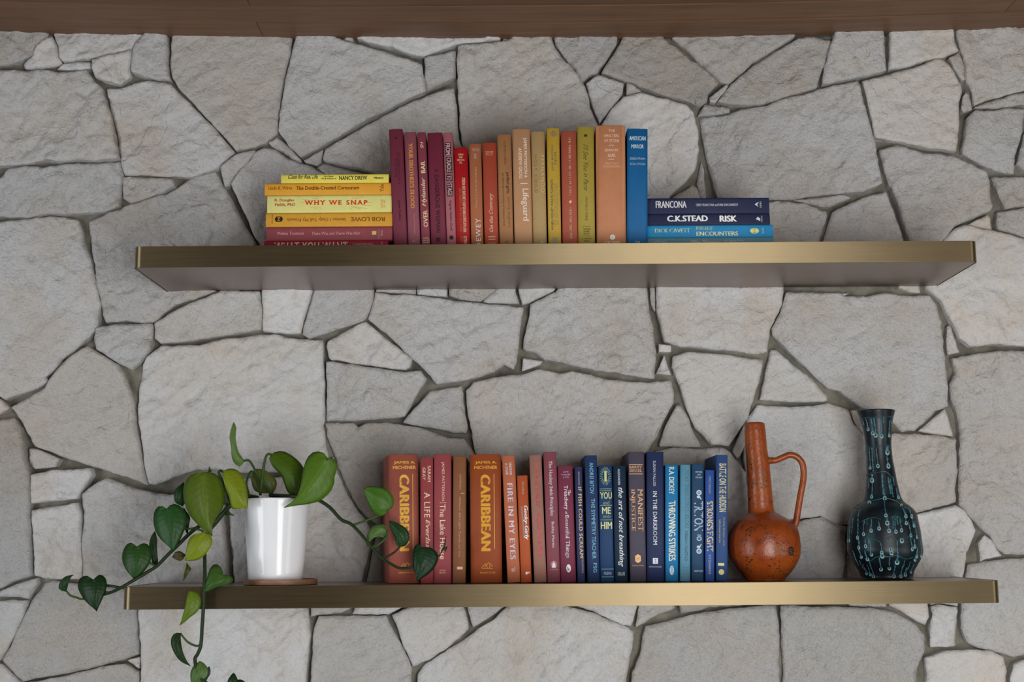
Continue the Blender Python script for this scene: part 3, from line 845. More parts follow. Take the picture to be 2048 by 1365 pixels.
def glyph_mesh(text, bold=0.0, shear=0.0, space=1.0):
    cu = bpy.data.curves.new('lettering', 'FONT')
    cu.body = text
    cu.size = 1.0
    cu.space_character = space
    cu.resolution_u = 3
    cu.fill_mode = 'BOTH'
    ob = bpy.data.objects.new('lettering', cu)
    COL.objects.link(ob)
    dg = bpy.context.evaluated_depsgraph_get()
    me = bpy.data.meshes.new_from_object(ob.evaluated_get(dg))
    bpy.data.objects.remove(ob)
    bpy.data.curves.remove(cu)
    vs = np.array([v.co[:2] for v in me.vertices])
    fs = [tuple(p.vertices) for p in me.polygons]
    bpy.data.meshes.remove(me)
    if text in SERIF:                 # feet on the stems
        cnt = {}
        for f in fs:
            for a, b in zip(f, f[1:] + f[:1]):
                k = (min(a, b), max(a, b))
                cnt[k] = cnt.get(k, 0) + 1
        add, fadd = [], []
        for (a, b), c in cnt.items():
            if c != 1:
                continue
            (xa, ya), (xb, yb) = vs[a], vs[b]
            L = abs(xb - xa)
            if abs(ya - yb) > 1e-3 or not 0.035 < L < 0.17:
                continue
            up = 1 if (ya < 0.06) else -1
            k = len(vs) + len(add)
            x0, x1, hh = min(xa, xb) - 0.065, max(xa, xb) + 0.065, 0.04 * up
            add += [(x0, ya), (x1, ya), (x1, ya + hh), (x0, ya + hh)]
            fadd.append((k, k + 1, k + 2, k + 3))
        if add:
            vs = np.vstack([vs, np.array(add)])
            fs = fs + fadd
    vs[:, 0] += shear * vs[:, 1]
    if bold > 0:                      # heavier strokes: the outline struck three times side by side
        n = len(vs)
        k = bold * 1.6
        vs = np.vstack([vs + np.array(d) * k for d in ((-1, -.4), (0, .4), (1, -.4))])
        fs = [tuple(q + n * i for q in f) for i in range(3) for f in fs]
    lo, hi = vs.min(0), vs.max(0)
    vs = (vs - (lo + hi) / 2) / (hi - lo)
    return vs, fs


ROT = {'h': ((1, 0), (0, 1)), 'hu': ((-1, 0), (0, -1)), 'd': ((0, -1), (1, 0)), 'u': ((0, 1), (-1, 0))}


def box_cover(w, h, dep, bulge, th=0.0024):
    """hard cover wrapped round spine: local x across the spine, y into the shelf, z up. One mesh."""
    def prof(hw, front, b, inner):
        pts = [(-hw, dep)]
        if not inner:
            pts += [(-hw, 0.0085), (-hw + 0.0009, 0.0062), (-hw, 0.0038)]
        else:
            pts += [(-hw, 0.0085), (-hw, 0.0062), (-hw, 0.0038)]
        ns = 9
        for k in range(ns):
            x = -hw + 2 * hw * k / (ns - 1)
            e = 1 - (abs(x) / hw) ** 2.6
            pts.append((x, front - b * e))
        pts += [(hw, 0.0038), (hw, 0.0062) if inner else (hw - 0.0009, 0.0062), (hw, 0.0085), (hw, dep)]
        return pts
    hw = w / 2
    th = min(th, w * 0.18)
    o = prof(hw, bulge, bulge, False)
    i = prof(hw - th, bulge + th, bulge, True)
    n = len(o)
    bv = 0.0006
    oi = [(p[0] + (q[0] - p[0]) * min(1, bv / th), p[1] + (q[1] - p[1]) * min(1, bv / th)) for p, q in zip(o, i)]
    rings = [(o, bv), (o, h - bv), (oi, h), (i, h), (i, 0.0), (oi, 0.0)]
    verts = [(x, y, z) for r, z in rings for x, y in r]
    faces = []
    nr = len(rings)
    for k in range(nr):
        k2 = (k + 1) % nr
        for j in range(n - 1):
            faces.append((k * n + j, k * n + j + 1, k2 * n + j + 1, k2 * n + j))
    faces += [tuple(k * n for k in range(nr)), tuple(k * n + n - 1 for k in range(nr))[::-1]]
    return verts, faces, n


def spine_y(x, w, bulge):
    e = 1 - min(1.0, abs(x) / (w / 2)) ** 2.6
    return bulge - bulge * e


class Book:
    def __init__(self, label, mat4, w, h, dep, bulge, color, group, along='v', k=1.05):
        self.t = thing('book', label, 'book', mat4, group)
        self.inv = mat4.inverted()
        self.mat4, self.w, self.h, self.bulge, self.along = mat4, w, h, bulge, along
        v, f, n = box_cover(w, h, dep, bulge)
        c = mesh_obj('cover', v, f, cloth(color, k), self.t)
        sm = [False] * len(f)
        for j in range(4, n - 5):
            sm[j] = True
        c.data.polygons.foreach_set('use_smooth', sm)
        th = min(0.0024, w * 0.18) + 0.0002
        a, b2, y0, y1, z0, z1 = -w / 2 + th, w / 2 - th, bulge + 0.0035, dep - 0.004, 0.0028, h - 0.0028
        pv = [(x, y, z) for z in (z0, z1) for x, y in ((a, y0), (b2, y0), (b2, y1), (a, y1))]
        pf = [(3, 2, 1, 0), (4, 5, 6, 7), (0, 1, 5, 4), (1, 2, 6, 5), (2, 3, 7, 6), (3, 0, 4, 7)]
        mesh_obj('pages', pv, pf, M_PAGES, self.t)

    def to_local(self, px, py):
        """spine coordinates (right, up) of a photo pixel, in the book's own upright frame"""
        Y = (self.mat4 @ Vector((0, 0, self.h / 2))).y
        p = self.inv @ W(px, py, Y)
        return p

    def put(self, vs2, fs, cx, cy, wpx, hpx, color, name='lettering', rot='h', lift=0.00028, metal=0.0, k=1.1):
        Y = (self.mat4 @ Vector((0, 0, self.h / 2))).y
        s = mpp(Y)
        c = self.to_local(cx, cy)
        ax, ay = ROT[rot]
        if self.along == 'v':
            L, H = wpx * s, hpx * s
        verts = []
        for a, b in vs2:
            u = a * wpx * s * ax[0] + b * hpx * s * ay[0]
            v = a * wpx * s * ax[1] + b * hpx * s * ay[1]
            if self.along == 'v':
                x, z = c.x + u, c.z + v
            else:                      # lying: picture right is the book's +z, picture up is its -x
                x, z = c.x - v, c.z + u
            verts.append((x, spine_y(x, self.w, self.bulge) - lift, z))
        me_f = [tuple(f) for f in fs]
        # face the room
        a, b, cc = (Vector(verts[i]) for i in me_f[0][:3])
        o = mesh_obj(name, verts, me_f, plain(color, 0.5, metal, k), self.t)
        return o

    def text(self, s, cx, cy, L, H, rot, color, bold=0.0, shear=0.0, space=1.0, lift=0.0003, k=1.1):
        vs, fs = glyph_mesh(s, bold, shear, space)
        return self.put(vs, fs, cx, cy, L, H, color, 'lettering', rot, lift, k=k)

    def rect(self, cx, cy, w, h, color, name='rule_line', lift=0.0002):
        n = 6
        vs = [(-0.5 + i / n, -0.5) for i in range(n + 1)] + [(-0.5 + i / n, 0.5) for i in range(n + 1)]
        fs = [(i, i + 1, n + 2 + i, n + 1 + i) for i in range(n)]
        return self.put(vs, fs, cx, cy, w, h, color, name, 'h', lift)

    def poly(self, pts, cx, cy, w, h, color, name='emblem', lift=0.00025):
        n = len(pts)
        vs = [(0.0, 0.0)] + list(pts)
        fs = [(0, 1 + i, 1 + (i + 1) % n) for i in range(n)]
        return self.put(vs, fs, cx, cy, w, h, color, name, 'h', lift)

    def ell(self, cx, cy, w, h, color, lift=0.00025):
        return self.poly([(0.5 * math.cos(a), 0.5 * math.sin(a)) for a in np.linspace(0, 2 * math.pi, 18)[:-1]], cx, cy, w, h, color, 'emblem', lift)

    def burst(self, cx, cy, r0, r1, n, wid, color, sx=1.0, sy=1.0):
        vs, fs = [], []
        R = 2 * r1
        for i in range(n):
            a = 2 * math.pi * i / n
            c, s = math.cos(a), math.sin(a)
            for rr, q in ((r0, -wid), (r0, wid), (r1, wid), (r1, -wid)):
                vs.append(((c * rr - s * q) * sx / R, (s * rr + c * q) * sy / R))
            fs.append(tuple(range(4 * i, 4 * i + 4)))
        return self.put(vs, fs, cx, cy, R, R, color, 'emblem', 'h', 0.00022)

    def lines(self, segs, wid, color):
        """thin printed strokes, given as photo-pixel segments"""
        vs, fs = [], []
        cx = sum(s[0] + s[2] for s in segs) / (2 * len(segs))
        cy = sum(s[1] + s[3] for s in segs) / (2 * len(segs))
        for i, (x0, y0, x1, y1) in enumerate(segs):
            d = Vector((x1 - x0, -(y1 - y0))).normalized()
            nn = Vector((-d.y, d.x)) * wid / 2
            a, b = Vector((x0 - cx, cy - y0)), Vector((x1 - cx, cy - y1))
            vs += [tuple(a - nn), tuple(b - nn), tuple(b + nn), tuple(a + nn)]
            fs.append(tuple(range(4 * i, 4 * i + 4)))
        return self.put(vs, fs, cx, cy, 1, 1, color, 'emblem', 'h', 0.00022)


def at_shelf(px, Y, Z, py0):
    py = py0
    for _ in range(6):
        p = W(px, py, Y)
        py += (p.z - Z) / mpp(Y)
    return W(px, py, Y)


def upright(label, corners, color, group, Y, Z, py0, dep=0.150, bulge=0.0016, yaw=0.0, k=1.05):
    x0t, x1t, yt, x0b, x1b = corners
    tl, tr = W(x0t, yt, Y), W(x1t, yt, Y)
    bl, br = at_shelf(x0b, Y, Z, py0), at_shelf(x1b, Y, Z, py0)
    tc, bc = (tl + tr) / 2, (bl + br) / 2
    w = ((tr - tl).length + (br - bl).length) / 2
    lean = math.atan2(tc.x - bc.x, tc.z - bc.z)
    lift = w / 2 * abs(math.sin(lean))
    h = (tc - bc).length - lift
    M = Matrix.Translation((bc.x, Y, Z + lift + 0.0002)) @ Matrix.Rotation(lean, 4, 'Y') @ Matrix.Rotation(yaw, 4, 'Z')
    return Book(label, M, w, h, dep, bulge, color, group, 'v', k)


def lying(label, x0, x1, ytop, ybot_z, ymid, color, group, Y, dep=0.150, bulge=0.0012, k=1.05, ztop=None):
    """a book lying flat, spine to the room; ybot_z is the height it rests at"""
    a, b = W(x0, ymid, Y), W(x1, ymid, Y)
    zt = W((x0 + x1) / 2, ytop, Y).z
    w = zt - ybot_z
    zc = ybot_z + w / 2
    # local z -> world +x, local x -> world -z
    R = Matrix(((0, 0, 1), (0, 1, 0), (-1, 0, 0))).to_4x4()
    M = Matrix.Translation((a.x, Y, zc)) @ R
    bk = Book(label, M, w - 0.0003, (b - a).length, dep, bulge, color, group, 'l', k)
    bk.top = zt
    return bk


GU = 'upright books on the upper shelf'
GL = 'upright books on the lower shelf'
ZU = SHELF_H


def U(label, corners, color, **kw):
    kw.setdefault('k', 0.88)
    return upright(label, corners, color, GU, Y_UP, ZU, 500, **kw)


b = U('maroon cloth book at left end of upright row, touching yellow stack', (777, 805.3, 258.3, 788.5, 814.8), '#7a2f42')
b.rect(792.5, 276.7, 5, 4, '#2a0c18', 'emblem')
b.text('CONFESSIONS OF A', 797.3, 337, 68, 5.2, 'd', '#3f1222')
b.text('WILD CHILD', 791.8, 336, 42, 5.2, 'd', '#3f1222')
b.text('Jackie Collins', 799, 420, 43, 5.2, 'd', '#38101f', 0.01)

b = U('dusty rose book with faded orange capitals running down spine', (808, 831.8, 264.3, 817, 841), '#94505e')
b.text("YOUR BROTHER'S BLOOD", 823.4, 351.5, 138, 8.6, 'd', '#d08f3a', 0.025, 0, 1.05)
b.text('David Towsey', 828.8, 448, 43, 4.2, 'd', '#b8875a')
b.text('JO FLETCHER', 828.5, 482, 9, 6, 'hu', '#b8875a')

b = U('thin rose red book with cream lettering reading upward, tall script word', (833.6, 851.6, 264.6, 844, 860.2), '#8f3f50')
b.text('OVER', 851, 437, 36, 8.6, 'u', '#e2d0a2', 0.012)
b.text('Hylander', 848, 384, 61, 10.5, 'u', '#dcc79a', 0.012, 0.35)
b.text('BAR', 846, 334, 26, 8.4, 'u', '#e2d0a2', 0.014)
b.text('SH', 843.6, 290.5, 13, 6.5, 'u', '#d7c397', 0.0, 0.2)
for i, s in enumerate(('HOWYL', 'NORTH', 'KELLEY')):
    b.text(s, 852.2, 476.3 + 4.4 * i, 12.5 + i, 2.9, 'h', '#e2d0a2', 0.01)

b = U('thick dark maroon book with sans capitals down its spine', (853.7, 885.4, 265.6, 863.4, 892.4), '#7a293f')
b.text('A DANGEROUS WOMAN', 875, 401.5, 134, 8.8, 'd', '#3a1020', 0.02, 0, 1.06)
b.rect(876.3, 479.5, 8.5, 9, '#2d0c1a', 'emblem')
b.text('+ ~ ~ +', 870, 301, 46, 6, 'd', '#521a2b')

b = U('pink book with four black word boxes down its spine', (886.2, 905, 265.2, 894.5, 912.8), '#b06a72')
for s, cx, cy, hh in (('FROM', 895.8, 298, 27.5), ('CRADLE', 898, 330.5, 34), ('TO', 898.8, 356, 13.5), ('STAGE', 899.8, 379.5, 28.5)):
    b.rect(cx, cy, 12.6, hh, '#1d1517', 'word_box', 0.0002)
    b.text(s, cx, cy, hh - 2.6, 9.6, 'd', '#c79a9b', 0.02, 0, 1.0, 0.00045)
b.text('Virginia Hanlon Grohl', 901.4, 432, 64, 6.4, 'd', '#2a1518', 0.006, 0.3)
b.ell(903, 475.5, 8.5, 9, '#251316')

b = U('short bright red book with two cream lines reading upward', (907.7, 934.8, 295.3, 913.2, 940.8), '#b3131c', bulge=0.0024)
for s, y, L in (('PRESS', 309.4, 10), ('NINE', 314.7, 7.4), ('MOUNTAIN', 320.2, 15), ('THE', 325.4, 6)):
    b.text(s, 921.5, y, L, 3.9, 'hu', '#d8b48c', 0.02)
b.text('WHY NUCLEAR POWER PLANTS CAN SAVE OUR WORLD', 928.4, 410, 115, 6.6, 'u', '#dcbd94', 0.016)
b.text('PALLEY', 930.6, 479.5, 15.5, 6.6, 'u', '#dcbd94', 0.016)
b.text('THE REACTORS: OUR ONLY SUSTAINABLE HOPE', 921.6, 420.5, 92, 5.6, 'u', '#a8623f', 0.012)
b.text('REESE', 924, 478, 13, 5.6, 'u', '#a8623f', 0.012)

b = U('orange brown book with large white word at foot reading upward', (938.2, 961.8, 288, 942.3, 967.4), '#b06a44')
b.text('DEWEY', 956.6, 466, 62, 9.4, 'u', '#d9cdd0', 0.0, 0, 1.25)
b.text("There's a Cat in the Library", 952.4, 375, 88, 5.4, 'u', '#c49c8e', 0.0, 0.3)
b.text('VICKI MYRON', 951.5, 299.5, 15, 7, 'hu', '#bf9a92')
b.text('BW', 950.6, 312, 10, 5.6, 'u', '#b8999c')

b = U('brick red cloth book with cream italic title reading upward', (964.7, 992.2, 285.6, 969.4, 997.8), '#b04a33', bulge=0.0024)
b.text('On the Contrary', 983, 425, 82, 9.4, 'u', '#dfbd92', 0.0, 0.3)
b.text('BROWN', 978.3, 304, 15.5, 3.3, 'hu', '#d6a287')
b.text('LITTLE', 978.3, 309, 14.5, 3.6, 'hu', '#d6a287')
b.rect(983.6, 473.8, 14, 2, '#cf9a7c')
b.rect(983.8, 478.9, 14, 2, '#cf9a7c')
b.text('BLIVE', 984, 487, 14, 3.6, 'h', '#cf9a7c')

b = U('tan brown book with thin black lowercase title down spine', (993.8, 1022.2, 269.2, 1000, 1027), '#ae7a4e')
b.text('COURTNEY E. MARTIN', 1009.8, 305.4, 50, 4.6, 'd', '#5c3a1e')
b.text('perfect girls,', 1015.2, 366.5, 45, 7.4, 'd', '#1d120a', 0.006)
b.text('starving daughters', 1018, 424.5, 64, 7.4, 'd', '#85502e')
b.text('the frightening new normalcy of hating your body', 1006.9, 399, 112, 4.6, 'd', '#4d3019')
b.text('fp', 1013.5, 484.6, 7, 6, 'h', '#3a220f', 0, 0.5)

b = U('tall peach coloured book with white name and title down spine', (1024.2, 1060.2, 258.2, 1029.7, 1065.5), '#c2926a')
b.text('JAMES PATTERSON &', 1050.2, 316, 85, 7.6, 'd', '#ecdccb')
b.text('ANDREW GROSS', 1040.6, 326.5, 65, 6.8, 'd', '#e6d4c2')
b.rect(1048, 367.2, 15, 1.5, '#ecdccb')
b.text('Lifeguard', 1050, 409.5, 67, 16, 'd', '#eee0d2')
b.text('LB', 1051.5, 484.5, 12, 6, 'h', '#b87a60')

b = U('sandy tan book with blind stamped lettering in two lines', (1061.8, 1089, 263, 1066.6, 1094), '#b99a68', bulge=0.0026)
b.text('HOLY CHILD', 1071.7, 347.5, 81, 5.6, 'd', '#7f6339', 0, 0, 1.3)
b.text('FERNANDO', 1085.2, 347.5, 79, 6.8, 'd', '#cdae70', 0, 0, 1.25)
b.text('M', 1083.7, 484.5, 7, 5, 'h', '#d9c08a', 0, 0.5)

b = U('golden yellow book with grey star emblem near its top', (1092.2, 1119.4, 256.3, 1098, 1121.8), '#c9a43a')
b.burst(1107.2, 267.4, 2.6, 7.0, 12, 0.45, '#55645c')
b.ell(1107.2, 267.4, 5.6, 5.6, '#55645c')
b.ell(1107.2, 267.4, 2.6, 2.6, '#c9a43a', 0.0004)
b.text('JUNE BRETON', 1105.2, 316.5, 55, 4.6, 'u', '#5d695e', 0.012, 0, 1.15)
b.text('FISHER', 1111, 316.5, 28, 4.2, 'u', '#5d695e', 0.012, 0, 1.15)
b.text('WHEN MONEY WAS IN FASHION', 1104.2, 410, 107, 4.9, 'u', '#4d5a50', 0.012)
b.text('HENRY GOLDMAN, GOLDMAN SACHS', 1110, 410, 90, 3.6, 'u', '#7d7c58')
b.text('AND THE FOUNDING OF WALL STREET', 1114.6, 409, 88, 3.6, 'u', '#7d7c58')
b.rect(1110.3, 482.3, 10, 16, '#8f8468', 'emblem')

b = U('coral red book with small cream capitals down spine', (1122.2, 1152.4, 262.6, 1125.2, 1156), '#b05740')
b.text('THE MAN WHO WOULD BE KING', 1139.7, 332, 124, 5.0, 'd', '#e0bc90', 0.004)
b.ell(1140.8, 404, 5, 6.2, '#e0bc90')
b.text('BEN MACINTYRE', 1141.4, 446.5, 64, 5.2, 'd', '#e0bc90', 0.004)
b.text('DC', 1141.5, 489.5, 8, 4, 'h', '#e0bc90')

b = U('olive yellow book with dark handwritten script title', (1154, 1188, 253.6, 1157, 1190), '#b09c40', bulge=0.0022)
b.rect(1171.3, 271.4, 6.5, 5, '#2a2410', 'emblem')
b.text("I'll See You in Paris", 1172, 335, 98, 10, 'd', '#4d431a', 0.0, 0.5)
b.text('MICHELLE GABLE', 1173, 418, 49, 4.6, 'd', '#5a4f20')
b.rect(1173.3, 453.3, 17, 0.9, '#4d431a')
b.rect(1173.3, 472, 17, 0.9, '#4d431a')
for s, y, L in (('THOMAS', 458.4, 15), ('DUNNE', 462.9, 12), ('BOOKS', 467.6, 12), ("ST. MARTIN'S", 477.4, 20), ('PRESS', 482.4, 10)):
    b.text(s, 1173.3, y, L, 3.0, 'h', '#4d431a', 0.005)

b = U('thick orange book, widest on the upper shelf, pale lettering', (1190.4, 1251.2, 250.6, 1195.2, 1252), '#cb8960', bulge=0.0042)
for s, y, L, H, c in (('THE', 261.5, 13, 5.6, '#dcc0ad'), ('SHELTERS', 271.4, 31, 6.2, '#dcc0ad'), ('OF STONE', 281.5, 31, 6.2, '#dcc0ad'), ('JEAN M.', 301, 28, 6.6, '#e3cdbe'), ('AUEL', 311, 17, 6.6, '#e3cdbe'), ("EARTH'S", 327, 28, 4.2, '#d6ad93'), ('CHILDREN', 333, 35, 4.2, '#d6ad93')):
    b.text(s, 1223.3, y, L, H, 'h', c)
b.rect(1222.6, 290.5, 11, 1, '#dcc0ad')
b.rect(1222.6, 319, 11, 1, '#dcc0ad')
b.ell(1225, 474.7, 10.5, 10.5, '#eee6e0')
b.text('C', 1225, 474.7, 4.2, 5, 'h', '#b9a094', 0.02, 0, 1, 0.0005)
b.text('CROWN', 1225, 486, 30, 6, 'h', '#eee6e0', 0.01)

b = U('bright blue book at right end of upright row', (1254.4, 1295.4, 257.6, 1254.2, 1295), '#11659f', bulge=0.0014)
b.text('AMERICAN', 1275, 276.8, 34, 9, 'h', '#c2d2dc', 0.02)
b.text('MIRROR', 1275, 293, 25.5, 8.6, 'h', '#c2d2dc', 0.02)
b.text('DEBORAH', 1275.2, 317.4, 31, 4.6, 'h', '#c2d2dc', 0.005)
b.text('SOLOMON', 1275.2, 328.2, 31, 4.6, 'h', '#c2d2dc', 0.005)
b.text('FSG', 1275, 484, 9.5, 3.6, 'h', '#a9c0d0')

# --- left stack
Y_ST = -SHELF_D + 0.054
GS1, GS2 = 'books lying in the stack at the left of the upper shelf', 'books lying in the stack at the right of the upper shelf'
z = ZU + 0.0003
b = lying('crimson book at bottom of left stack, half hidden by shelf edge', 528, 776, 481.2, z, 495, '#96203a', GS1, Y_ST)
b.text('WHAT YOU WANT', 622, 493, 149, 17.5, 'h', '#d6c59c', 0.015, 0.05, 1.1)
b.text('CONSTANTINE', 726, 489, 41, 4.6, 'h', '#cf9f8a')
b.text('KNOPF', 764, 490, 12, 3, 'u', '#cf9f8a')
z = b.top
b = lying('rose pink book second from bottom of left stack', 532.8, 785, 453.6, z, 467, '#94484e', GS1, Y_ST)
b.text('Meline Toumani', 581, 467, 54, 6.2, 'h', '#cfa3a0')
b.text('There Was and There Was Not', 671.5, 467, 98, 6.2, 'h', '#cfa3a0')
b.rect(748.3, 466.2, 8.6, 7.6, '#d6bd78', 'emblem')
b.text('METROPOLITAN', 757.8, 468.4, 19, 2.2, 'u', '#c9978f')
b.text('Books', 763.4, 466, 11, 4, 'u', '#cfa3a0')
z = b.top
b = lying('mustard book with upside down lettering and black hexagon', 531.6, 785, 425.4, z, 439, '#d99f36', GS1, Y_ST)
b.text('ROB LOWE', 735.6, 438.7, 69, 8.8, 'hu', '#5f3d12', 0.004)
b.text('Stories I Only Tell My Friends', 633, 438.9, 120, 9, 'hu', '#6b4616')
b.poly([(0.5, 0), (0.32, 0.5), (-0.32, 0.5), (-0.5, 0), (-0.32, -0.5), (0.32, -0.5)], 557.6, 438.7, 17, 11, '#20150a')
b.text('H', 557.6, 438.7, 6.5, 6, 'd', '#d99f36', 0.01, 0, 1, 0.0005)
b.text('HENRY HOLT', 544.4, 438.6, 20, 2.6, 'd', '#5f3d12')
z = b.top
b = lying('pale yellow book with spaced red capitals, thickest in left stack', 534.2, 783.6, 390, z, 407, '#e6e08a', GS1, Y_ST, k=1.0)
b.text('R. Douglas', 568.3, 401.2, 40, 7, 'h', '#c8402c', 0.01)
b.text('Fields, PhD', 569.9, 410, 42, 7, 'h', '#c8402c', 0.01)
b.text('WHY WE SNAP', 672, 405.4, 129, 9.6, 'h', '#d03422', 0.025, 0, 1.35)
b.text('DUTTON', 763.6, 407.6, 18, 4, 'u', '#c8503a')
b.text('EST. 1852', 768.7, 407.6, 15, 2.8, 'u', '#c8503a')
seg = []
for q in ((770, 445, 860, 465), (810, 425, 870, 440), (860, 425, 905, 435), (640, 470, 720, 475), (605, 515, 665, 515), (740, 588, 850, 570), (790, 608, 900, 575), (870, 608, 905, 600), (1320, 440, 1350, 430), (1330, 465, 1420, 432), (1380, 465, 1490, 432), (1540, 520, 1610, 520), (1470, 560, 1600, 565), (1350, 575, 1540, 605), (1320, 575, 1450, 612), (1310, 595, 1330, 610)):
    seg.append((510 + q[0] / 6.827, 330 + q[1] / 6.827, 510 + q[2] / 6.827, 330 + q[3] / 6.827))
b.lines(seg, 0.55, '#b98a4a')
z = b.top
b = lying('amber orange book second from top of left stack', 529.2, 783, 366.2, z, 377, '#e3a233', GS1, Y_ST)
b.text('Linda R. Wires', 560.5, 376.4, 48.5, 6.8, 'h', '#744412')
b.text('The Double-Crested Cormorant', 655.5, 376, 129, 7.6, 'h', '#4a2a12', 0.008)
b.text('Yale', 763.6, 376.2, 16.5, 7.4, 'u', '#5a3512')
z = b.top
b = lying('small lemon yellow paperback on top of left stack', 562.2, 777.6, 348.6, z, 357, '#ebdd62', GS1, Y_ST, dep=0.12, k=1.0)
b.text('Clues for Real Life', 606, 353.6, 61, 9, 'h', '#1c1a10', 0.006, 0.35)
b.text('The Classic', 657, 353, 21, 3.2, 'h', '#2a2714', 0.01)
b.text('Wit & Wisdom of', 657.5, 357.4, 31, 3.2, 'h', '#2a2714', 0.01)
b.text('NANCY DREW', 706.3, 356, 58.5, 8.6, 'h', '#16140c', 0.014)
b.text('Mystery', 757.5, 356.4, 21, 6, 'h', '#16140c', 0.02, 0.4)

# --- right stack
z = ZU + 0.0003
b = lying('grey blue book at bottom of right stack, half hidden by shelf edge', 1293.6, 1547.6, 475, z, 487, '#64909f', GS2, Y_ST)
b.text('Miss Manners', 1411.3, 483.2, 62, 6.4, 'h', '#cdb7a2', 0, 0.5)
b.text('GUIDE TO', 1467.3, 483.6, 41, 6, 'h', '#c2b6a6')
b.text('JUDITH MARTIN', 1321, 485, 27, 7, 'h', '#a9bdc4', 0, 0, 1.2)
z = b.top
b = lying('sky blue book with pale gold capitals in right stack', 1293.8, 1546.4, 450.2, z, 462, '#2c8cc0', GS2, Y_ST)
b.text('DICK CAVETT', 1345, 461.4, 71.5, 8.6, 'h', '#d6dbae', 0.006)
b.text('BRIEF', 1409.6, 456.6, 35, 7, 'h', '#b3c09a', 0.008)
b.text('ENCOUNTERS', 1434.5, 467.4, 85, 8.6, 'h', '#f2f1b2', 0.014)
b.ell(1509, 462, 18, 11.5, '#e3d58a')
b.text('H', 1509, 462, 9, 6, 'd', '#9a9a5a', 0, 0, 1, 0.0005)
b.text('HENRY HOLT', 1526, 461.6, 13, 4, 'u', '#9fc4c9')
z = b.top
b = lying('thin navy book with bold white capitals second from top of right stack', 1294, 1540, 427.6, z, 438, '#232a48', GS2, Y_ST)
b.text('C.K.STEAD', 1375, 437.2, 83, 12.6, 'h', '#e4e6ea', 0.03)
b.text('RISK', 1456.4, 437.4, 35.5, 13, 'h', '#eceef2', 0.03)
b.poly([(-0.5, -0.1), (-0.1, 0.5), (0.5, 0.1), (0.5, -0.5), (0.0, -0.3)], 1516, 438, 9, 9, '#c4c8d0')
b.text('MACLEHOSE', 1523.5, 438, 13, 2.4, 'u', '#c4c8d0')
z = b.top
b = lying('thick navy book with tall narrow white capitals topping right stack', 1294, 1538.6, 396, z, 410, '#282e4c', GS2, Y_ST)
b.text('FRANCONA', 1342.2, 409.2, 63, 15, 'h', '#d3d3d6', 0.02)
b.text('TERRY FRANCONA and DAN SHAUGHNESSY', 1433.8, 410, 87, 5.4, 'h', '#bfc2ca', 0.016)
b.poly([(-0.5, 0.0), (0.0, 0.35), (0.5, 0.5), (0.1, 0.0), (0.3, -0.5), (-0.1, -0.2)], 1513.5, 409.4, 9, 10, '#c9ccd3')
b.text('HMH', 1521.2, 409.4, 12, 4.4, 'u', '#c9ccd3', 0.01)


def Lw(label, corners, color, **kw):
    kw.setdefault('k', 0.80)
    return upright(label, corners, color, GL, Y_LO, 0.0, 1165, **kw)


def carib(b, cx, dx, gold):
    b.text('JAMES A.', cx + 0.4, 926, 43, 6.6, 'h', gold, 0.02)
    b.text('MICHENER', cx, 935.5, 46, 6.6, 'h', gold, 0.02)
    b.text('CARIBBEAN', cx, 1026, 150, 19.5, 'd', gold, 0.035, 0, 1.06)
    b.rect(cx + 17.2, 1023, 1.3, 147, gold)
    b.rect(cx - 18, 1023, 0.9, 147, '#7d4a25')
    vs = []
    for k in range(7):
        a = math.pi * k / 6
        vs.append((0.5 * math.cos(a), -0.5 + 1.0 * math.sin(a)))
    b.lines([(cx + 3 - 11, 1136, cx + 3 - 4, 1128), (cx + 3 - 4, 1128, cx + 3 + 1, 1136), (cx + 3 - 6, 1136, cx + 3 + 3, 1126), (cx + 3 + 3, 1126, cx + 3 + 11, 1134), (cx + 3 + 5, 1130, cx + 3 + 5, 1137), (cx - 8, 1137.5, cx + 14, 1137.5)], 0.9, gold)
    b.text('RANDOM HOUSE', cx + 4, 1146, 30, 3.2, 'h', gold)


b = Lw('thick dusty red book at left end of lower row, gold capitals', (777, 836.7, 909.4, 778.8, 838), '#a35546', yaw=0.17, bulge=0.003)
carib(b, 809, 0, '#d9a01c')
b = Lw('slim wine red book with cream capitals, behind hanging heart leaf', (840.3, 865.8, 915.2, 841, 866.4), '#a2474a')
b.text('SARAH', 858.4, 948.4, 32, 5.8, 'd', '#e0c2a6')
b.text('GRAY', 848, 948.4, 25, 5.8, 'd', '#e0c2a6')
b.text('A LIFE', 854.2, 1010, 50, 11, 'd', '#e4cbae', 0, 0, 1.15)
b.text('Everlasting', 854.6, 1084, 86, 11, 'd', '#e4cbae', 0, 0.35)
b = Lw('rosy red book with cream lettering beside brown book, lower row', (867.4, 902.6, 909, 868, 902.2), '#a54c52')
b.text('JAMES PATTERSON', 885.6, 963.4, 77, 6.6, 'd', '#dfbb9c')
b.rect(886, 1006.4, 13, 0.9, '#dfbb9c')
b.text('The Lake House', 885.2, 1064, 107, 11, 'd', '#e8d4ae')
b.text('LITTLE', 885, 1141.6, 11, 2.8, 'h', '#dfbb9c')
b.text('BROWN', 885, 1146.2, 12, 2.8, 'h', '#dfbb9c')
b = Lw('plain brown book with tiny copper lettering, lower row', (906, 932.4, 913.6, 905, 930.6), '#94603f', bulge=0.0022)
b.text('DAVID JOY', 920.2, 965.4, 30, 4.2, 'd', '#c9967a')
b.rect(925, 987.4, 8, 1.1, '#d0a080')
b.text('Where All Light Tends to Go', 919, 1053.6, 118, 5, 'd', '#c08e6c')
b.rect(919.6, 1137, 11, 5, '#e0b190', 'emblem')
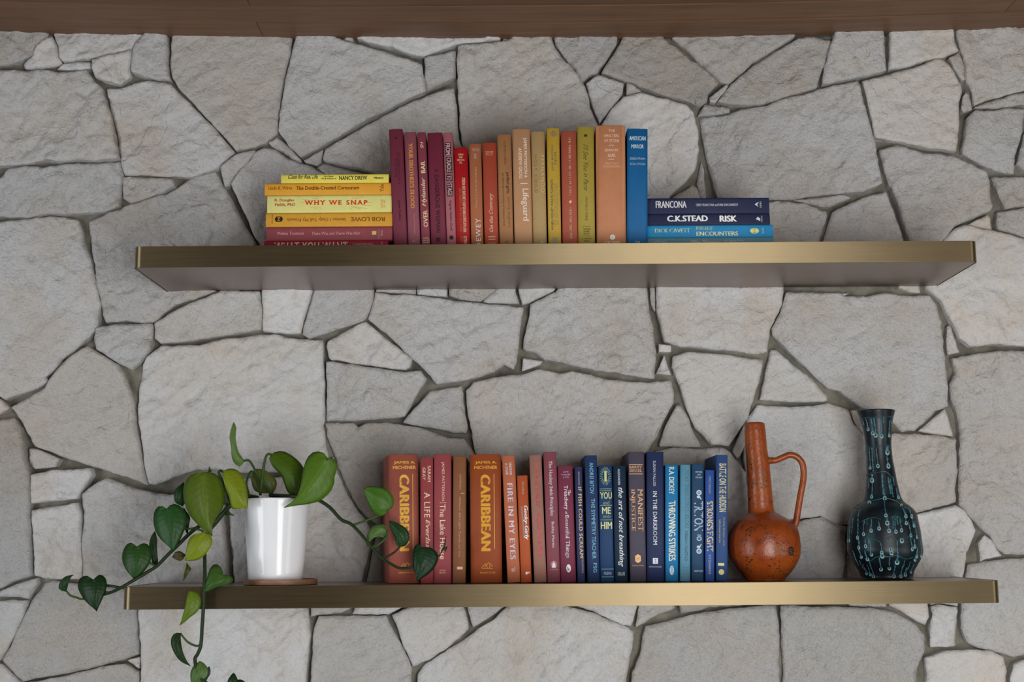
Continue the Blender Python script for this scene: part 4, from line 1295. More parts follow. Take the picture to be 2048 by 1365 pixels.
b = Lw('thick burnt orange book with gold capitals, dark gaps each side', (939.2, 1001.6, 909.6, 942, 1003.6), '#a34d26', bulge=0.003)
carib(b, 971.5, 0, '#cf9412')
b = Lw('leaning salmon orange book with lavender capitals', (1003.8, 1029.2, 912, 1015.2, 1040.8), '#c9734f')
b.text('SNYDER', 1021, 938.4, 26, 4.8, 'd', '#d6ccd6', 0.01)
b.text('& SYLER', 1013.4, 939, 24, 4.8, 'd', '#d6ccd6', 0.01)
b.text('FIRE IN MY EYES', 1022.8, 1043, 149, 10.8, 'd', '#c6c0d2', 0.015, 0, 1.15)
b.text('ai', 1026.6, 1139.4, 7, 8, 'h', '#c6c0d2')
b = Lw('short leaning orange book with white slanted title', (1033.6, 1054.8, 951.8, 1042.4, 1063.4), '#c25c30')
b.text('Penenberg', 1045.8, 977.4, 24, 4.2, 'd', '#e8ddd8', 0.004)
b.text('Geeky-Girly', 1051.8, 1046, 67, 9.4, 'd', '#f2efee', 0.012, 0.2)
b.lines([(1043.6, 1014, 1046.8, 1076), (1045.2, 1014, 1048.4, 1076)], 1.2, '#8d837f')
b.text('F', 1055.6, 1147, 8.5, 5, 'h', '#f2efee', 0.03)
b = Lw('leaning brownish pink book with red title, lower row', (1058, 1083, 910.6, 1069.3, 1092.8), '#a9796a')
b.text('MY FAIR LOVE PROJECT', 1073.4, 972, 88, 8.4, 'd', '#c63c48', 0.012)
b.text('HUDSON VALENTINE', 1079, 1071, 82, 8.4, 'd', '#c63c48', 0.012)
b.text('RED', 1084.6, 1148, 9, 5, 'h', '#a8433f')
b = Lw('tall leaning mauve pink book left of plum red book', (1086, 1113, 904.6, 1096, 1120), '#914e59')
b.text('The Hockey Stick Principles', 1101.6, 977, 108, 8.4, 'd', '#d3c2c8')
b.text('Bobby Martin', 1105.6, 1070.6, 51, 6.2, 'd', '#d3c2c8')
b.poly([(0, 0.5), (0.35, 0.1), (0.5, -0.5), (-0.5, -0.5), (-0.35, 0.1)], 1107.6, 1130, 7.4, 11.5, '#dfd8dc')
b.ell(1107.6, 1130, 13, 15, '#a06570', 0.0001)
b.text('FLATIRON', 1108, 1140, 14, 2.2, 'h', '#b98a94')
b = Lw('plum red short book with white serif title, lower row', (1114.6, 1145.2, 932.6, 1122.4, 1151.8), '#823750')
for s, y, L in (('RUTH', 944.8, 10.5), ('FRANCES', 949.9, 17), ('LONG', 955, 11)):
    b.text(s, 1131.6, y, L, 3.2, 'h', '#d9c3cc', 0.004)
b.text('The', 1138.4, 986, 11, 5.6, 'd', '#e6dce2', 0.012)
b.text('Treachery', 1131.4, 996, 48, 9, 'd', '#e6dce2')
b.text('of', 1133, 1026.6, 6, 5, 'd', '#e6dce2', 0, 0.3)
b.text('Beautiful Things', 1134.2, 1074, 83, 10, 'd', '#e6dce2', 0.006)
b.ell(1137.2, 1137.4, 9, 15.5, '#e2e2e8')
b.text('k', 1137.4, 1138.5, 5, 8, 'h', '#823750', 0.02, 0, 1, 0.0005)
b = Lw('narrow indigo book with tan capitals, lower row', (1148.8, 1164.4, 934.2, 1155.6, 1170), '#343c66')
b.text('RISTUCCIA', 1157.8, 958, 27, 3, 'd', '#b5997e')
b.text('IF FISH COULD SCREAM', 1161.4, 1045, 138, 6.8, 'd', '#d8ba84', 0.012, 0, 1.1)
b.text('STACPOLE', 1165.4, 1131.6, 29, 3.2, 'd', '#b5997e')
b = Lw('tall navy book with light blue thin capitals', (1169.2, 1193.5, 911.6, 1175.2, 1200), '#283c68')
b.text('ANDREI BITOV', 1183.2, 957, 62, 7.4, 'd', '#6ab2ce')
b.text('THE SYMMETRY TEACHER', 1187.2, 1058, 117, 7.4, 'd', '#6ab2ce')
b.text('FSG', 1190.2, 1136.4, 18, 7, 'd', '#6ab2ce')
b = Lw('blue book with stacked lime capitals and burst at top', (1196.3, 1224.3, 932, 1201.8, 1227.7), '#1f4472')
b.burst(1211, 953, 7.5, 14, 22, 0.4, '#9aa870', 0.78, 1.3)
b.rect(1211, 953.3, 4.6, 20, '#b9c07a', 'emblem')
b.rect(1211.4, 978.4, 23.5, 1, '#8a9a6a')
b.rect(1211.4, 982.2, 23.5, 1, '#8a9a6a')
b.text('YOU', 1212, 991.6, 23, 13, 'h', '#ccce8a', 0.012)
b.text('and', 1212.6, 1006, 13, 7, 'h', '#8a9a6a', 0, 0.2)
b.rect(1212.4, 1011.4, 23.5, 1, '#8a9a6a')
b.text('ME', 1212.8, 1021.7, 17, 13, 'h', '#ccce8a', 0.012)
b.text('AND', 1213.2, 1034, 15, 5, 'h', '#8a9a6a')
b.rect(1213, 1040.6, 23.5, 1, '#8a9a6a')
b.text('HIM', 1213, 1051.5, 22, 14, 'h', '#ccce8a', 0.012)
b.rect(1215.4, 1139, 23.5, 0.9, '#7d94a8')
b.rect(1215.8, 1154.5, 23.5, 0.9, '#7d94a8')
b.text('FARRAR', 1215.6, 1147.4, 15, 6, 'h', '#9fb0bc')
b = Lw('dark teal book with white brush script title', (1226, 1251.6, 932.2, 1230.2, 1255.6), '#142e48')
b.text('ALEXANDER', 1238, 954.8, 32, 4.2, 'd', '#ccd4d8')
b.text('the art of not breathing', 1241.4, 1054.6, 155, 12.5, 'd', '#e6ecee', 0.008, 0.35)
b.text('FARRAR', 1243, 1148.6, 14, 7.5, 'h', '#b9c6cc', 0.006)
b = Lw('tall thick slate purple book with copper capitals', (1255.6, 1289.2, 904.6, 1261.6, 1291.8), '#534e5e')
b.rect(1271.8, 929.8, 27, 1.2, '#cf9d6c')
b.text('BARRY', 1271.5, 934.8, 25, 5, 'h', '#d9a877', 0.006)
b.text('SIEGEL', 1271.5, 942, 25, 5, 'h', '#d9a877', 0.006)
b.rect(1271.8, 948.4, 27, 1.2, '#cf9d6c')
b.text('MANIFEST', 1281, 1020.7, 83, 10.4, 'd', '#dca878', 0.004)
b.text('INJUSTICE', 1265.8, 1020.7, 82, 10.4, 'd', '#dca878', 0.004)
b.poly([(0, 0.5), (0.5, 0.3), (0.5, -0.3), (0, -0.5), (-0.5, -0.3), (-0.5, 0.3)], 1276, 1118, 11, 17, '#e6b47a')
b.text('H', 1276, 1118, 5, 8, 'h', '#8a6a52', 0.0, 0, 1, 0.0005)
b.text('Henry Holt', 1276.2, 1132, 22, 3.2, 'h', '#c99468')
b = Lw('tall dark navy book with white spaced capitals beside slate book', (1292.2, 1327.8, 904.6, 1295.4, 1328), '#27345c')
b.text('SUSAN FALUDI', 1308.8, 947.4, 50, 5.2, 'd', '#b5bfce')
b.text('IN THE DARKROOM', 1310.2, 1036.6, 104, 8.2, 'd', '#d6dee6', 0.008, 0, 1.05)
b.rect(1310.8, 1122.6, 10, 11, '#d0d8e0', 'emblem')
b.lines([(1307.6, 1120, 1314, 1120), (1307.6, 1123, 1314, 1123), (1307.6, 1126, 1314, 1126), (1310.8, 1118.6, 1310.8, 1127)], 0.6, '#27345c').location.y = -0.00018
b.text('METROPOLITAN BOOKS', 1310.8, 1134.4, 25, 2.4, 'h', '#b5bfce')
b = Lw('bright cyan blue book with slanted white capitals', (1330, 1356.4, 931, 1331.6, 1356), '#1e83bc')
b.text('R.A. DICKEY', 1343.2, 962, 53, 10.6, 'd', '#d2dad0', 0.012)
b.text('THROWING STRIKES', 1344.2, 1062, 118, 13.5, 'd', '#e0dcc6', 0.016, -0.25)
b.ell(1343.6, 1141.6, 8.5, 18, '#c3d6dc')
b.text('BRP', 1343.6, 1141.6, 12, 5, 'd', '#1e83bc', 0.0, 0, 1, 0.0005)
b = Lw('pale blue book with darker blue capitals, lower row', (1360.5, 1381.4, 930, 1360.5, 1380.4), '#659fbb')
b.text('MORE THAN CONQUERORS', 1373, 998.4, 115, 9, 'd', '#33667f')
b.text('MEGAN HUSTAD', 1372.4, 1093, 58, 5.2, 'd', '#284c60', 0.006)
for y in (1136.4, 1142.2, 1148.4):
    b.rect(1371.6, y, 11, 2.1, '#33667f', 'emblem')
b = Lw('dark steel blue book with swirl emblems above and below title', (1383.6, 1407.4, 929, 1383, 1407.4), '#2a4f74')
for s, y, L in (('SAMUEL', 944.6, 14), ('RAY', 950, 7), ('DELANY', 955.4, 13)):
    b.text(s, 1398, y, L, 2.8, 'h', '#c0ccd6', 0.01)
for cy, sg in ((991, 1), (1098, -1)):
    b.ell(1398, cy - 5 * sg, 10.5, 10.5, '#b5c4d0')
    b.ell(1398, cy - 5 * sg, 5.5, 5.5, '#2a4f74', 0.0004)
    b.ell(1398, cy - 5 * sg, 2.6, 2.6, '#b5c4d0', 0.0005)
    b.ell(1397, cy + 3.5 * sg, 7, 5.5, '#b5c4d0')
    b.lines([(1400, cy + 4 * sg, 1402.5, cy + 9 * sg)], 1.8, '#b5c4d0')
b.text('TRITON', 1397.4, 1032.4, 58, 18, 'd', '#a0b4c8', 0.012)
b.ell(1398.4, 1078, 10, 9.5, '#a0b4c8')
b.ell(1398.4, 1078, 6, 5.6, '#2a4f74', 0.0004)
b.rect(1398.4, 1071, 8, 1.4, '#a0b4c8')
b.text('BANTAM', 1397.6, 1142.8, 17, 3.4, 'h', '#b5c4d0')
b = Lw('narrow royal blue book with gold slanted block title', (1410.6, 1428.7, 941, 1411, 1428.9), '#315caa')
b.text('MIKE SIELSKI', 1419.6, 970.6, 34, 3.8, 'd', '#9c8f78')
b.text("STRONG'S", 1420.2, 1032.2, 57, 12.5, 'd', '#ceb672', 0.02, -0.25)
b.text('FIGHT', 1420.2, 1083.4, 40, 12.5, 'd', '#ceb672', 0.02, -0.25)
b.text('FITZHARRIS', 1419.4, 1130, 37, 4.4, 'd', '#b5a06a')
b = Lw('tall medium blue book at right end of lower row, beside orange jug', (1432.4, 1455.7, 910.6, 1432.6, 1455.2), '#33548a')
b.text('BATTLE ON THE HUDSON', 1445.6, 976, 95, 14, 'd', '#d6cc96', 0.012)
b.text('The Devils, The Rangers, and the', 1447.4, 1064, 56, 4.6, 'd', '#c9c08a', 0.004)
b.text("NHL's Greatest Series Ever", 1439.8, 1063.5, 46, 3.8, 'd', '#a8a47a')
b.rect(1442.2, 1129.6, 12, 5, '#d0c894', 'emblem')
b.ell(1442.8, 1145, 11, 11, '#d6c47c')

# ------------------------------------------------------------------ vases
def lathe_rows(rows, x0, y0, s, Ycen, seg=56, inner=True):
    """rows of (zy, left, right) in a magnified view -> rings (centre, radius) in the place"""
    out = []
    for zy, l, r in rows:
        py = y0 + zy / s
        a, b = W(x0 + l / s, py, Ycen), W(x0 + r / s, py, Ycen)
        out.append(((a.x + b.x) / 2, (a.z + b.z) / 2, (b.x - a.x) / 2))
    return out


def lathe(rings, Ycen, zbase, seg, lip=None):
    """rings top -> bottom; closes the foot and turns the mouth inward"""
    R = [list(r) for r in rings]
    R[-1][1] = zbase
    top = R[0]
    if lip:
        depth, th = lip
        inside = [[r[0], r[1], r[2] - th] for r in R if top[1] - r[1] < depth]
        inside[0][1] += 0.0003
        R = inside[::-1] + [[top[0], top[1] + 0.0014, top[2] - th * 0.5]] + R
    verts, faces = [], []
    for cx, cz, r in R:
        for k in range(seg):
            a = 2 * math.pi * k / seg
            verts.append((cx + r * math.cos(a), Ycen + r * math.sin(a), cz))
    n = len(R)
    for i in range(n - 1):
        for k in range(seg):
            k2 = (k + 1) % seg
            faces.append((i * seg + k, i * seg + k2, (i + 1) * seg + k2, (i + 1) * seg + k))
    faces.append(tuple(range(seg)))
    faces.append(tuple((n - 1) * seg + k for k in range(seg))[::-1])
    return verts, faces


def smooth_rows(rows, per=3):
    return [tuple(p) for p in spline(rows, per)]


def jug_material():
    m, nt, b = node_mat('orange_lava_glaze')
    v = coords(nt)
    big = noise_tex(nt, v, 14, 5, 0.65)
    c = ramp(nt, big, [(0.28, (0.085, 0.018, 0.006)), (0.46, (0.25, 0.045, 0.007)), (0.68, (0.31, 0.068, 0.009)), (0.85, (0.27, 0.105, 0.02))])
    vor = nt.nodes.new('ShaderNodeTexVoronoi')
    vor.inputs['Scale'].default_value = 170
    warp = nt.nodes.new('ShaderNodeVectorMath')
    warp.operation = 'ADD'
    wn = nt.nodes.new('ShaderNodeTexNoise')
    wn.inputs['Scale'].default_value = 120
    nt.links.new(v, wn.inputs['Vector'])
    wsc = nt.nodes.new('ShaderNodeVectorMath')
    wsc.operation = 'SCALE'
    wsc.inputs['Scale'].default_value = 0.010
    nt.links.new(wn.outputs['Color'], wsc.inputs[0])
    nt.links.new(v, warp.inputs[0])
    nt.links.new(wsc.outputs[0], warp.inputs[1])
    nt.links.new(warp.outputs[0], vor.inputs['Vector'])
    wob = noise_tex(nt, v, 38, 5, 0.65)
    spots = ramp(nt, vor.outputs['Distance'], [(0.22, (1, 1, 1)), (0.42, (0, 0, 0))])
    gate = ramp(nt, wob, [(0.50, (0, 0, 0)), (0.58, (1, 1, 1))])
    sp = mixc(nt, 1.0, spots, gate, 'MULTIPLY')
    ol = ramp(nt, noise_tex(nt, v, 26, 6, 0.72), [(0.54, (0, 0, 0)), (0.70, (0.75, 0.75, 0.75))])
    c = mixc(nt, ol, c, (0.12, 0.070, 0.014))
    c = mixc(nt, sp, c, (0.022, 0.018, 0.010))
    nt.links.new(c, b.inputs['Base Color'])
    b.inputs['Roughness'].default_value = 0.30
    b.inputs['Specular IOR Level'].default_value = 0.42
    n1 = bump(nt, b, sp, -0.7, 0.002)
    bump(nt, b, wob, 0.5, 0.003, n1)
    return m


def vase_material():
    m, nt, b = node_mat('dark_teal_glaze')
    v = coords(nt)
    n = noise_tex(nt, coords(nt, (1, 1, 0.45)), 28, 5, 0.6)
    c = ramp(nt, n, [(0.44, (0.003, 0.005, 0.008)), (0.60, (0.004, 0.013, 0.018)), (0.78, (0.010, 0.045, 0.050))])
    nt.links.new(c, b.inputs['Base Color'])
    b.inputs['Roughness'].default_value = 0.36
    b.inputs['Specular IOR Level'].default_value = 0.35
    bump(nt, b, noise_tex(nt, v, 90, 3), 0.2, 0.001)
    return m


M_JUG, M_VASE = jug_material(), vase_material()
M_DRIP = plain('#33606a', 0.4, k=1.0)
M_DRIP2 = plain('#7ba3a8', 0.4, k=1.0)

# --- orange jug
YJ = -0.135
rows = smooth_rows([(104, 187, 332), (112, 186, 338), (200, 188, 348), (300, 193, 357), (400, 200, 373), (500, 205, 383), (600, 210, 392), (700, 213, 402), (768, 213, 412), (790, 200, 440), (812, 165, 480), (842, 125, 530), (882, 95, 570), (930, 70, 592), (1000, 60, 603), (1060, 62, 608), (1120, 75, 600), (1180, 110, 572), (1230, 150, 540), (1268, 178, 508), (1290, 195, 490)])
rg = lathe_rows(rows, 1440, 820, 3.79, YJ)
jug = thing('ceramic_jug', 'speckled burnt orange ceramic jug with long neck and loop handle', 'jug', Matrix.Translation((rg[-1][0], YJ, 0.0)))
inv = jug.matrix_world.inverted()
v, f = lathe(rg, YJ, 0.0004, 64, (0.03, 0.004))
mesh_obj('body', [inv @ Vector(p) for p in v], f, M_JUG, jug, True)
hp = [(345, 388), (378, 386), (425, 383), (480, 360), (530, 343), (583, 358), (622, 405), (634, 470), (630, 540), (617, 610), (603, 690), (590, 770), (582, 825), (572, 868), (548, 900)]
hp = spline(hp, 4)
pts = [W(1440 + p[0] / 3.79, 820 + p[1] / 3.79, YJ - 0.004) for p in hp]
rad = [0.0058 * (1.55 - 0.5 * min(1, i / 6)) if i < 6 else 0.0061 for i in range(len(pts))]
rad[-3:] = [0.0066, 0.0076, 0.009]
v, f = tube([inv @ p for p in pts], rad, 12)
mesh_obj('handle', v, f, M_JUG, jug, True)
# maker's stamp on the belly
cxp, cyp = 1440 + 529 / 3.79, 820 + 1070 / 3.79
cw = W(cxp, cyp, YJ)
ring = min(rg, key=lambda r: abs(r[1] - cw.z))
ang = math.asin(max(-1, min(1, (cw.x - ring[0]) / ring[2]))) + math.atan2(CAM.x - ring[0], YJ - CAM.y)
v, f = [], []
hw, hh, nn = 6.0 * mpp(YJ) / ring[2], 8.5 * mpp(YJ), 6


def jug_r(zq):
    zs = [r[1] for r in rg][::-1]
    return float(np.interp(zq, zs, [r[2] for r in rg][::-1])), float(np.interp(zq, zs, [r[0] for r in rg][::-1]))


def patch(r_lift, kw, kh):
    v, f = [], []
    for j in range(nn + 1):
        for i in range(nn + 1):
            u, w = -1 + 2 * i / nn, -1 + 2 * j / nn
            # soft corners
            sc = 1 - 0.22 * max(0, abs(u) + abs(w) - 1.35)
            zq = cw.z + w * hh * kh * sc
            r, cx = jug_r(zq)
            a = ang + u * hw * kw * sc
            v.append(inv @ Vector((cx + (r + r_lift) * math.sin(a), YJ - (r + r_lift) * math.cos(a), zq)))
    for j in range(nn):
        for i in range(nn):
            a = j * (nn + 1) + i
            f.append((a, a + 1, a + nn + 2, a + nn + 1))
    return v, f


v, f = patch(0.0004, 1, 1)
st = mesh_obj('stamp', v, f, plain('#241a10', 0.5, k=1.0), jug, True)
for i, (dx, dz, kw, kh) in enumerate(((-0.45, 0.35, 0.25, 0.2), (0.4, 0.4, 0.28, 0.12), (-0.1, -0.1, 0.5, 0.1), (0.35, -0.45, 0.2, 0.25), (-0.4, -0.5, 0.25, 0.12))):
    a0, z0 = ang, cw.z
    ang, cw = ang + dx * hw, Vector((cw.x, cw.y, cw.z + dz * hh))
    v, f = patch(0.0007, kw, kh)
    mesh_obj('stamp_relief', v, f, plain('#6a4a28', 0.5, k=1.0), st, True)
    ang, cw = a0, Vector((cw.x, cw.y, z0))

# --- dark vase
YV = -0.120
rows = smooth_rows([(82, 160, 427), (100, 167, 422), (140, 185, 413), (200, 203, 405), (260, 213, 403), (330, 222, 402), (420, 229, 410), (500, 230, 425), (580, 228, 440), (660, 222, 458), (700, 215, 470), (735, 196, 490), (765, 158, 530), (797, 130, 562), (830, 115, 580), (880, 103, 590), (950, 95, 605), (1030, 93, 615), (1080, 95, 622), (1118, 112, 618), (1150, 130, 605), (1190, 152, 583), (1230, 176, 562), (1276, 190, 553)])
rgv = lathe_rows(rows, 1670, 800, 3.59, YV)
vase = thing('ceramic_vase', 'black and teal ceramic bottle vase with dripping pale glaze', 'vase', Matrix.Translation((rgv[-1][0], YV, 0.0)))
inv = vase.matrix_world.inverted()
v, f = lathe(rgv, YV, 0.0004, 64, (0.03, 0.004))
mesh_obj('body', [inv @ Vector(p) for p in v], f, M_VASE, vase, True)
zs_v = [r[1] for r in rgv][::-1]
VIEW_V = math.atan2(CAM.x - rgv[-1][0], YV - CAM.y)     # the side of the vase that faces the camera


def vase_at(phi, z, lift):
    r = float(np.interp(z, zs_v, [q[2] for q in rgv][::-1])) + lift
    cx = float(np.interp(z, zs_v, [q[0] for q in rgv][::-1]))
    return Vector((cx + r * math.sin(phi), YV - r * math.cos(phi), z))


drips = [  # zoomed x, y0, y1, bead, weight
    (205, 135, 190, 0, .8), (232, 140, 215, 1, 1), (265, 140, 245, 1, 1.2), (285, 140, 262, 1, 1.3), (328, 150, 268, 1, 1.3), (345, 130, 180, 0, 1), (383, 150, 262, 1, 1), (400, 140, 200, 0, 1),
    (250, 345, 490, 1, .9), (268, 345, 520, 0, 1.1), (300, 350, 480, 1, 1), (325, 345, 400, 0, .8), (370, 335, 380, 1, 2.2), (372, 400, 480, 1, 1.7),
    (268, 535, 580, 1, 1.9), (268, 575, 700, 1, .9), (245, 560, 640, 0, .7), (338, 530, 690, 0, 1.3), (352, 640, 712, 1, 1.4), (385, 560, 680, 0, 1.5), (400, 570, 705, 0, 1.2), (415, 560, 620, 0, .9), (438, 640, 705, 1, 1.1),
    (255, 735, 745, 1, 1.6), (356, 715, 835, 1, .9), (445, 715, 765, 1, 1.1), (175, 790, 870, 0, 1), (170, 860, 990, 1, 1), (212, 870, 965, 1, .9), (235, 860, 900, 0, .7), (262, 860, 940, 1, 1), (316, 870, 925, 1, 1),
    (372, 850, 888, 1, 1.5), (382, 890, 942, 1, 1.1), (410, 850, 930, 0, 1), (424, 850, 948, 1, 1), (440, 840, 900, 0, .8), (462, 860, 938, 1, 1), (485, 760, 840, 1, 1.2), (498, 850, 888, 1, 1), (525, 770, 840, 1, 1.3), (523, 870, 975, 1, .9), (545, 840, 905, 1, 1.1), (563, 870, 985, 1, .9),
    (130, 850, 960, 0, .8), (112, 900, 1010, 1, .8), (178, 990, 1060, 1, 1), (183, 1060, 1125, 1, 1), (225, 1000, 1050, 1, 1), (228, 1080, 1140, 1, 1.3), (255, 1000, 1108, 1, .9), (245, 990, 1040, 0, 1.4), (330, 1020, 1095, 1, .9), (338, 1095, 1118, 1, 1.5),
    (390, 1000, 1075, 1, 1), (400, 1075, 1098, 1, 1.2), (440, 1010, 1110, 0, 1), (442, 1110, 1160, 1, 1.9), (470, 990, 1010, 1, 1.7), (535, 990, 1070, 1, 1), (555, 1000, 1052, 1, 1.1), (575, 1060, 1120, 1, 1.2), (568, 1100, 1145, 1, 1.1), (600, 1000, 1080, 0, .9), (606, 1040, 1120, 1, .9),
    (145, 1080, 1140, 0, .8), (160, 1120, 1190, 0, .8), (195, 1150, 1220, 0, .7), (220, 1180, 1245, 1, .8), (247, 1180, 1252, 1, .8), (265, 1150, 1265, 1, .9), (325, 1130, 1212, 1, 1.2), (388, 1130, 1205, 1, 1), (420, 1160, 1262, 1, 1.1), (468, 1190, 1262, 1, 1), (500, 1200, 1250, 1, 1.4), (480, 1150, 1230, 0, .8), (520, 1160, 1220, 0, .8), (543, 1180, 1232, 1, .8)]
dv, df, bv, bf = [], [], [], []
rnd = random.Random(3)


def add_drip(phi, z0, z1, bead, wt):
    n = max(5, int(abs(z1 - z0) / 0.0022))
    pts = [inv @ vase_at(phi + 0.010 * math.sin(5 * t + phi * 20), z0 + (z1 - z0) * t, -0.0002) for t in np.linspace(0, 1, n)]
    rad = [0.0015 * wt * (0.35 + 0.95 * rnd.random()) for _ in range(n)]
    v, f = tube(pts, rad, 6)
    k = len(dv)
    dv.extend(v)
    df.extend([tuple(q + k for q in fc) for fc in f])
    if bead:
        # a pale ring round a dark drop
        c = inv @ vase_at(phi, z1, 0.0002)
        ex = Vector((math.cos(phi), math.sin(phi), 0))
        ez = Vector((0, 0, 1))
        en = ex.cross(ez)
        R, r = 0.0024 * (0.55 + 0.5 * wt), 0.0010 * (0.7 + 0.4 * wt)
        k = len(bv)
        nu, nv = 10, 5
        for i in range(nu):
            a = 2 * math.pi * i / nu
            d = ex * math.cos(a) + ez * (1.2 * math.sin(a))
            rr = r * (1.25 if math.sin(a) < 0 else 0.75)
            for j in range(nv):
                bb = 2 * math.pi * j / nv
                bv.append(c + d * (R + rr * math.cos(bb)) + en * (rr * math.sin(bb)))
        for i in range(nu):
            for j in range(nv):
                i2, j2 = (i + 1) % nu, (j + 1) % nv
                bf.append((k + i * nv + j, k + i2 * nv + j, k + i2 * nv + j2, k + i * nv + j2))


for zx, y0, y1, bead, wt in drips:
    pa, pb = W(1670 + zx / 3.59, 800 + y0 / 3.59, YV), W(1670 + zx / 3.59, 800 + y1 / 3.59, YV)
    zm = (pa.z + pb.z) / 2
    r = float(np.interp(zm, zs_v, [q[2] for q in rgv][::-1]))
    cx = float(np.interp(zm, zs_v, [q[0] for q in rgv][::-1]))
    phi = math.asin(max(-0.985, min(0.985, (pa.x - cx) / r))) + VIEW_V
    add_drip(phi, pa.z, pb.z, bead, wt)
    # the glaze runs round the far side too
    add_drip(math.pi - phi + rnd.uniform(-.1, .1), pa.z, pb.z, bead, wt)
gv, gf = [], []
for row in ([(205, 138), (235, 132), (270, 140), (300, 128), (330, 142), (365, 126), (405, 136)], [(235, 345), (262, 338), (300, 345), (335, 335), (372, 330), (400, 345)],
            [(240, 545), (268, 528), (300, 530), (338, 520), (370, 525), (405, 560), (425, 560)], [(160, 785), (200, 755), (250, 735), (300, 722), (355, 712), (410, 722), (450, 745), (490, 775), (530, 795)],
            [(190, 880), (235, 860), (265, 852), (295, 850), (330, 862)], [(395, 850), (425, 840), (455, 850), (475, 880)], [(215, 1000), (250, 985), (290, 1000), (325, 1022)], [(375, 1000), (395, 985), (440, 1010), (480, 995), (520, 985), (545, 995)],
            [(255, 1160), (295, 1130), (340, 1120), (390, 1125), (440, 1115), (500, 1140), (560, 1125)]):
    for sgn in (0, 1):
        pts = []
        for zx, zy in spline(row, 4):
            p = W(1670 + zx / 3.59, 800 + zy / 3.59, YV)
            r = float(np.interp(p.z, zs_v, [q[2] for q in rgv][::-1]))
            cx = float(np.interp(p.z, zs_v, [q[0] for q in rgv][::-1]))
            phi = math.asin(max(-0.985, min(0.985, (p.x - cx) / r))) + VIEW_V
            pts.append(inv @ vase_at(phi if not sgn else math.pi - phi, p.z, 0.0))
        v, f = tube(pts, [0.0013 * (0.4 + 0.9 * rnd.random()) for _ in pts], 6)
        k = len(gv)
        gv.extend(v)
        gf.extend([tuple(i + k for i in fc) for fc in f])
o = mesh_obj('glaze_garland', gv, gf, plain('#1c474c', 0.35, k=1.0), vase, True)
o['kind'] = 'stuff'
o = mesh_obj('glaze_run', dv, df, M_DRIP, vase, True)
o['kind'] = 'stuff'
o['label'] = 'thin teal runs of glaze'
o = mesh_obj('glaze_bead', bv, bf, M_DRIP2, vase, True)
o['kind'] = 'stuff'
o['label'] = 'pale turquoise beads of glaze'

# ------------------------------------------------------------------ plant pot, coaster
YP = -0.158
c0 = W(561.5, 1162, YP)
zt = 0.0098
cr = 71.5 * mpp(YP)
co = thing('wooden_coaster', 'round brown wooden coaster under the white plant pot', 'coaster', Matrix.Translation((c0.x, YP, 0)))
prof = [(cr - 0.001, 0.0002), (cr, 0.001), (cr, zt - 0.001), (cr - 0.001, zt), (cr - 0.004, zt), (cr - 0.0048, zt - 0.0028)]
v, f, sg = [], [], 64
for r, zz in prof:
    v += [(r * math.cos(2 * math.pi * k / sg), r * math.sin(2 * math.pi * k / sg), zz) for k in range(sg)]
for i in range(len(prof) - 1):
    f += [(i * sg + k, i * sg + (k + 1) % sg, (i + 1) * sg + (k + 1) % sg, (i + 1) * sg + k) for k in range(sg)]
f += [tuple(range(sg))[::-1], tuple((len(prof) - 1) * sg + k for k in range(sg))]
mesh_obj('disc', v, f, M_COASTER, co)

m, nt, bs = node_mat('white_glazed_pot')
fz = noise_tex(nt, coords(nt), 30, 3)
nt.links.new(mixc(nt, fz, (0.83, 0.845, 0.87), (0.88, 0.89, 0.905)), bs.inputs['Base Color'])
bs.inputs['Roughness'].default_value = 0.16
bs.inputs['Specular IOR Level'].default_value = 0.32
bs.inputs['Coat Weight'].default_value = 0.12
bs.inputs['Coat Roughness'].default_value = 0.04
M_POT = m
m, nt, bs = node_mat('potting_soil')
fz = noise_tex(nt, coords(nt), 160, 4)
nt.links.new(ramp(nt, fz, [(0.35, (0.012, 0.009, 0.006)), (0.7, (0.06, 0.042, 0.028))]), bs.inputs['Base Color'])
bs.inputs['Roughness'].default_value = 0.95
bump(nt, bs, fz, 0.8, 0.004)
M_SOIL = m
zb = zt - 0.0026
pc = W(552.5, 1078, YP)
prim, pbase = 64.6 * mpp(YP), 52.5 * mpp(YP)
ptop = W(552.5, 998.0, YP).z
plant = thing('potted_plant', 'white glossy pot with trailing heart-leaf vine at left of shelf', 'potted plant', Matrix.Translation((pc.x, YP, zb)))
inv = plant.matrix_world.inverted()
hgt = ptop - zb
prof = [(0.0, 0.0005), (pbase - 0.002, 0.0002), (pbase, 0.0022)]
for t in np.linspace(0.1, 0.97, 8):
    prof.append((pbase + (prim - pbase) * t, hgt * t))
prof += [(prim, hgt - 0.001), (prim - 0.0008, hgt), (prim - 0.003, hgt), (prim - 0.0042, hgt - 0.002), (prim - 0.0055, hgt - 0.022)]
sg = 72
v, f = [], []
for r, zz in prof:
    v += [(max(r, 1e-5) * math.cos(2 * math.pi * k / sg), max(r, 1e-5) * math.sin(2 * math.pi * k / sg), zz) for k in range(sg)]
for i in range(len(prof) - 1):
    f += [(i * sg + k, i * sg + (k + 1) % sg, (i + 1) * sg + (k + 1) % sg, (i + 1) * sg + k) for k in range(sg)]
mesh_obj('pot', v, f, M_POT, plant, True)['label'] = 'glossy white tapered pot'
v, f = [(0, 0, hgt - 0.003)], []
for j in range(1, 8):
    r = (prim - 0.0048) * j / 7
    for k in range(36):
        a = 2 * math.pi * k / 36
        v.append((r * math.cos(a), r * math.sin(a), hgt - 0.004 + noise.noise((r * 90 * math.cos(a), r * 90 * math.sin(a), 2)) * 0.006 - 0.004 * (j / 7) ** 3))
for k in range(36):
    f.append((0, 1 + k, 1 + (k + 1) % 36))
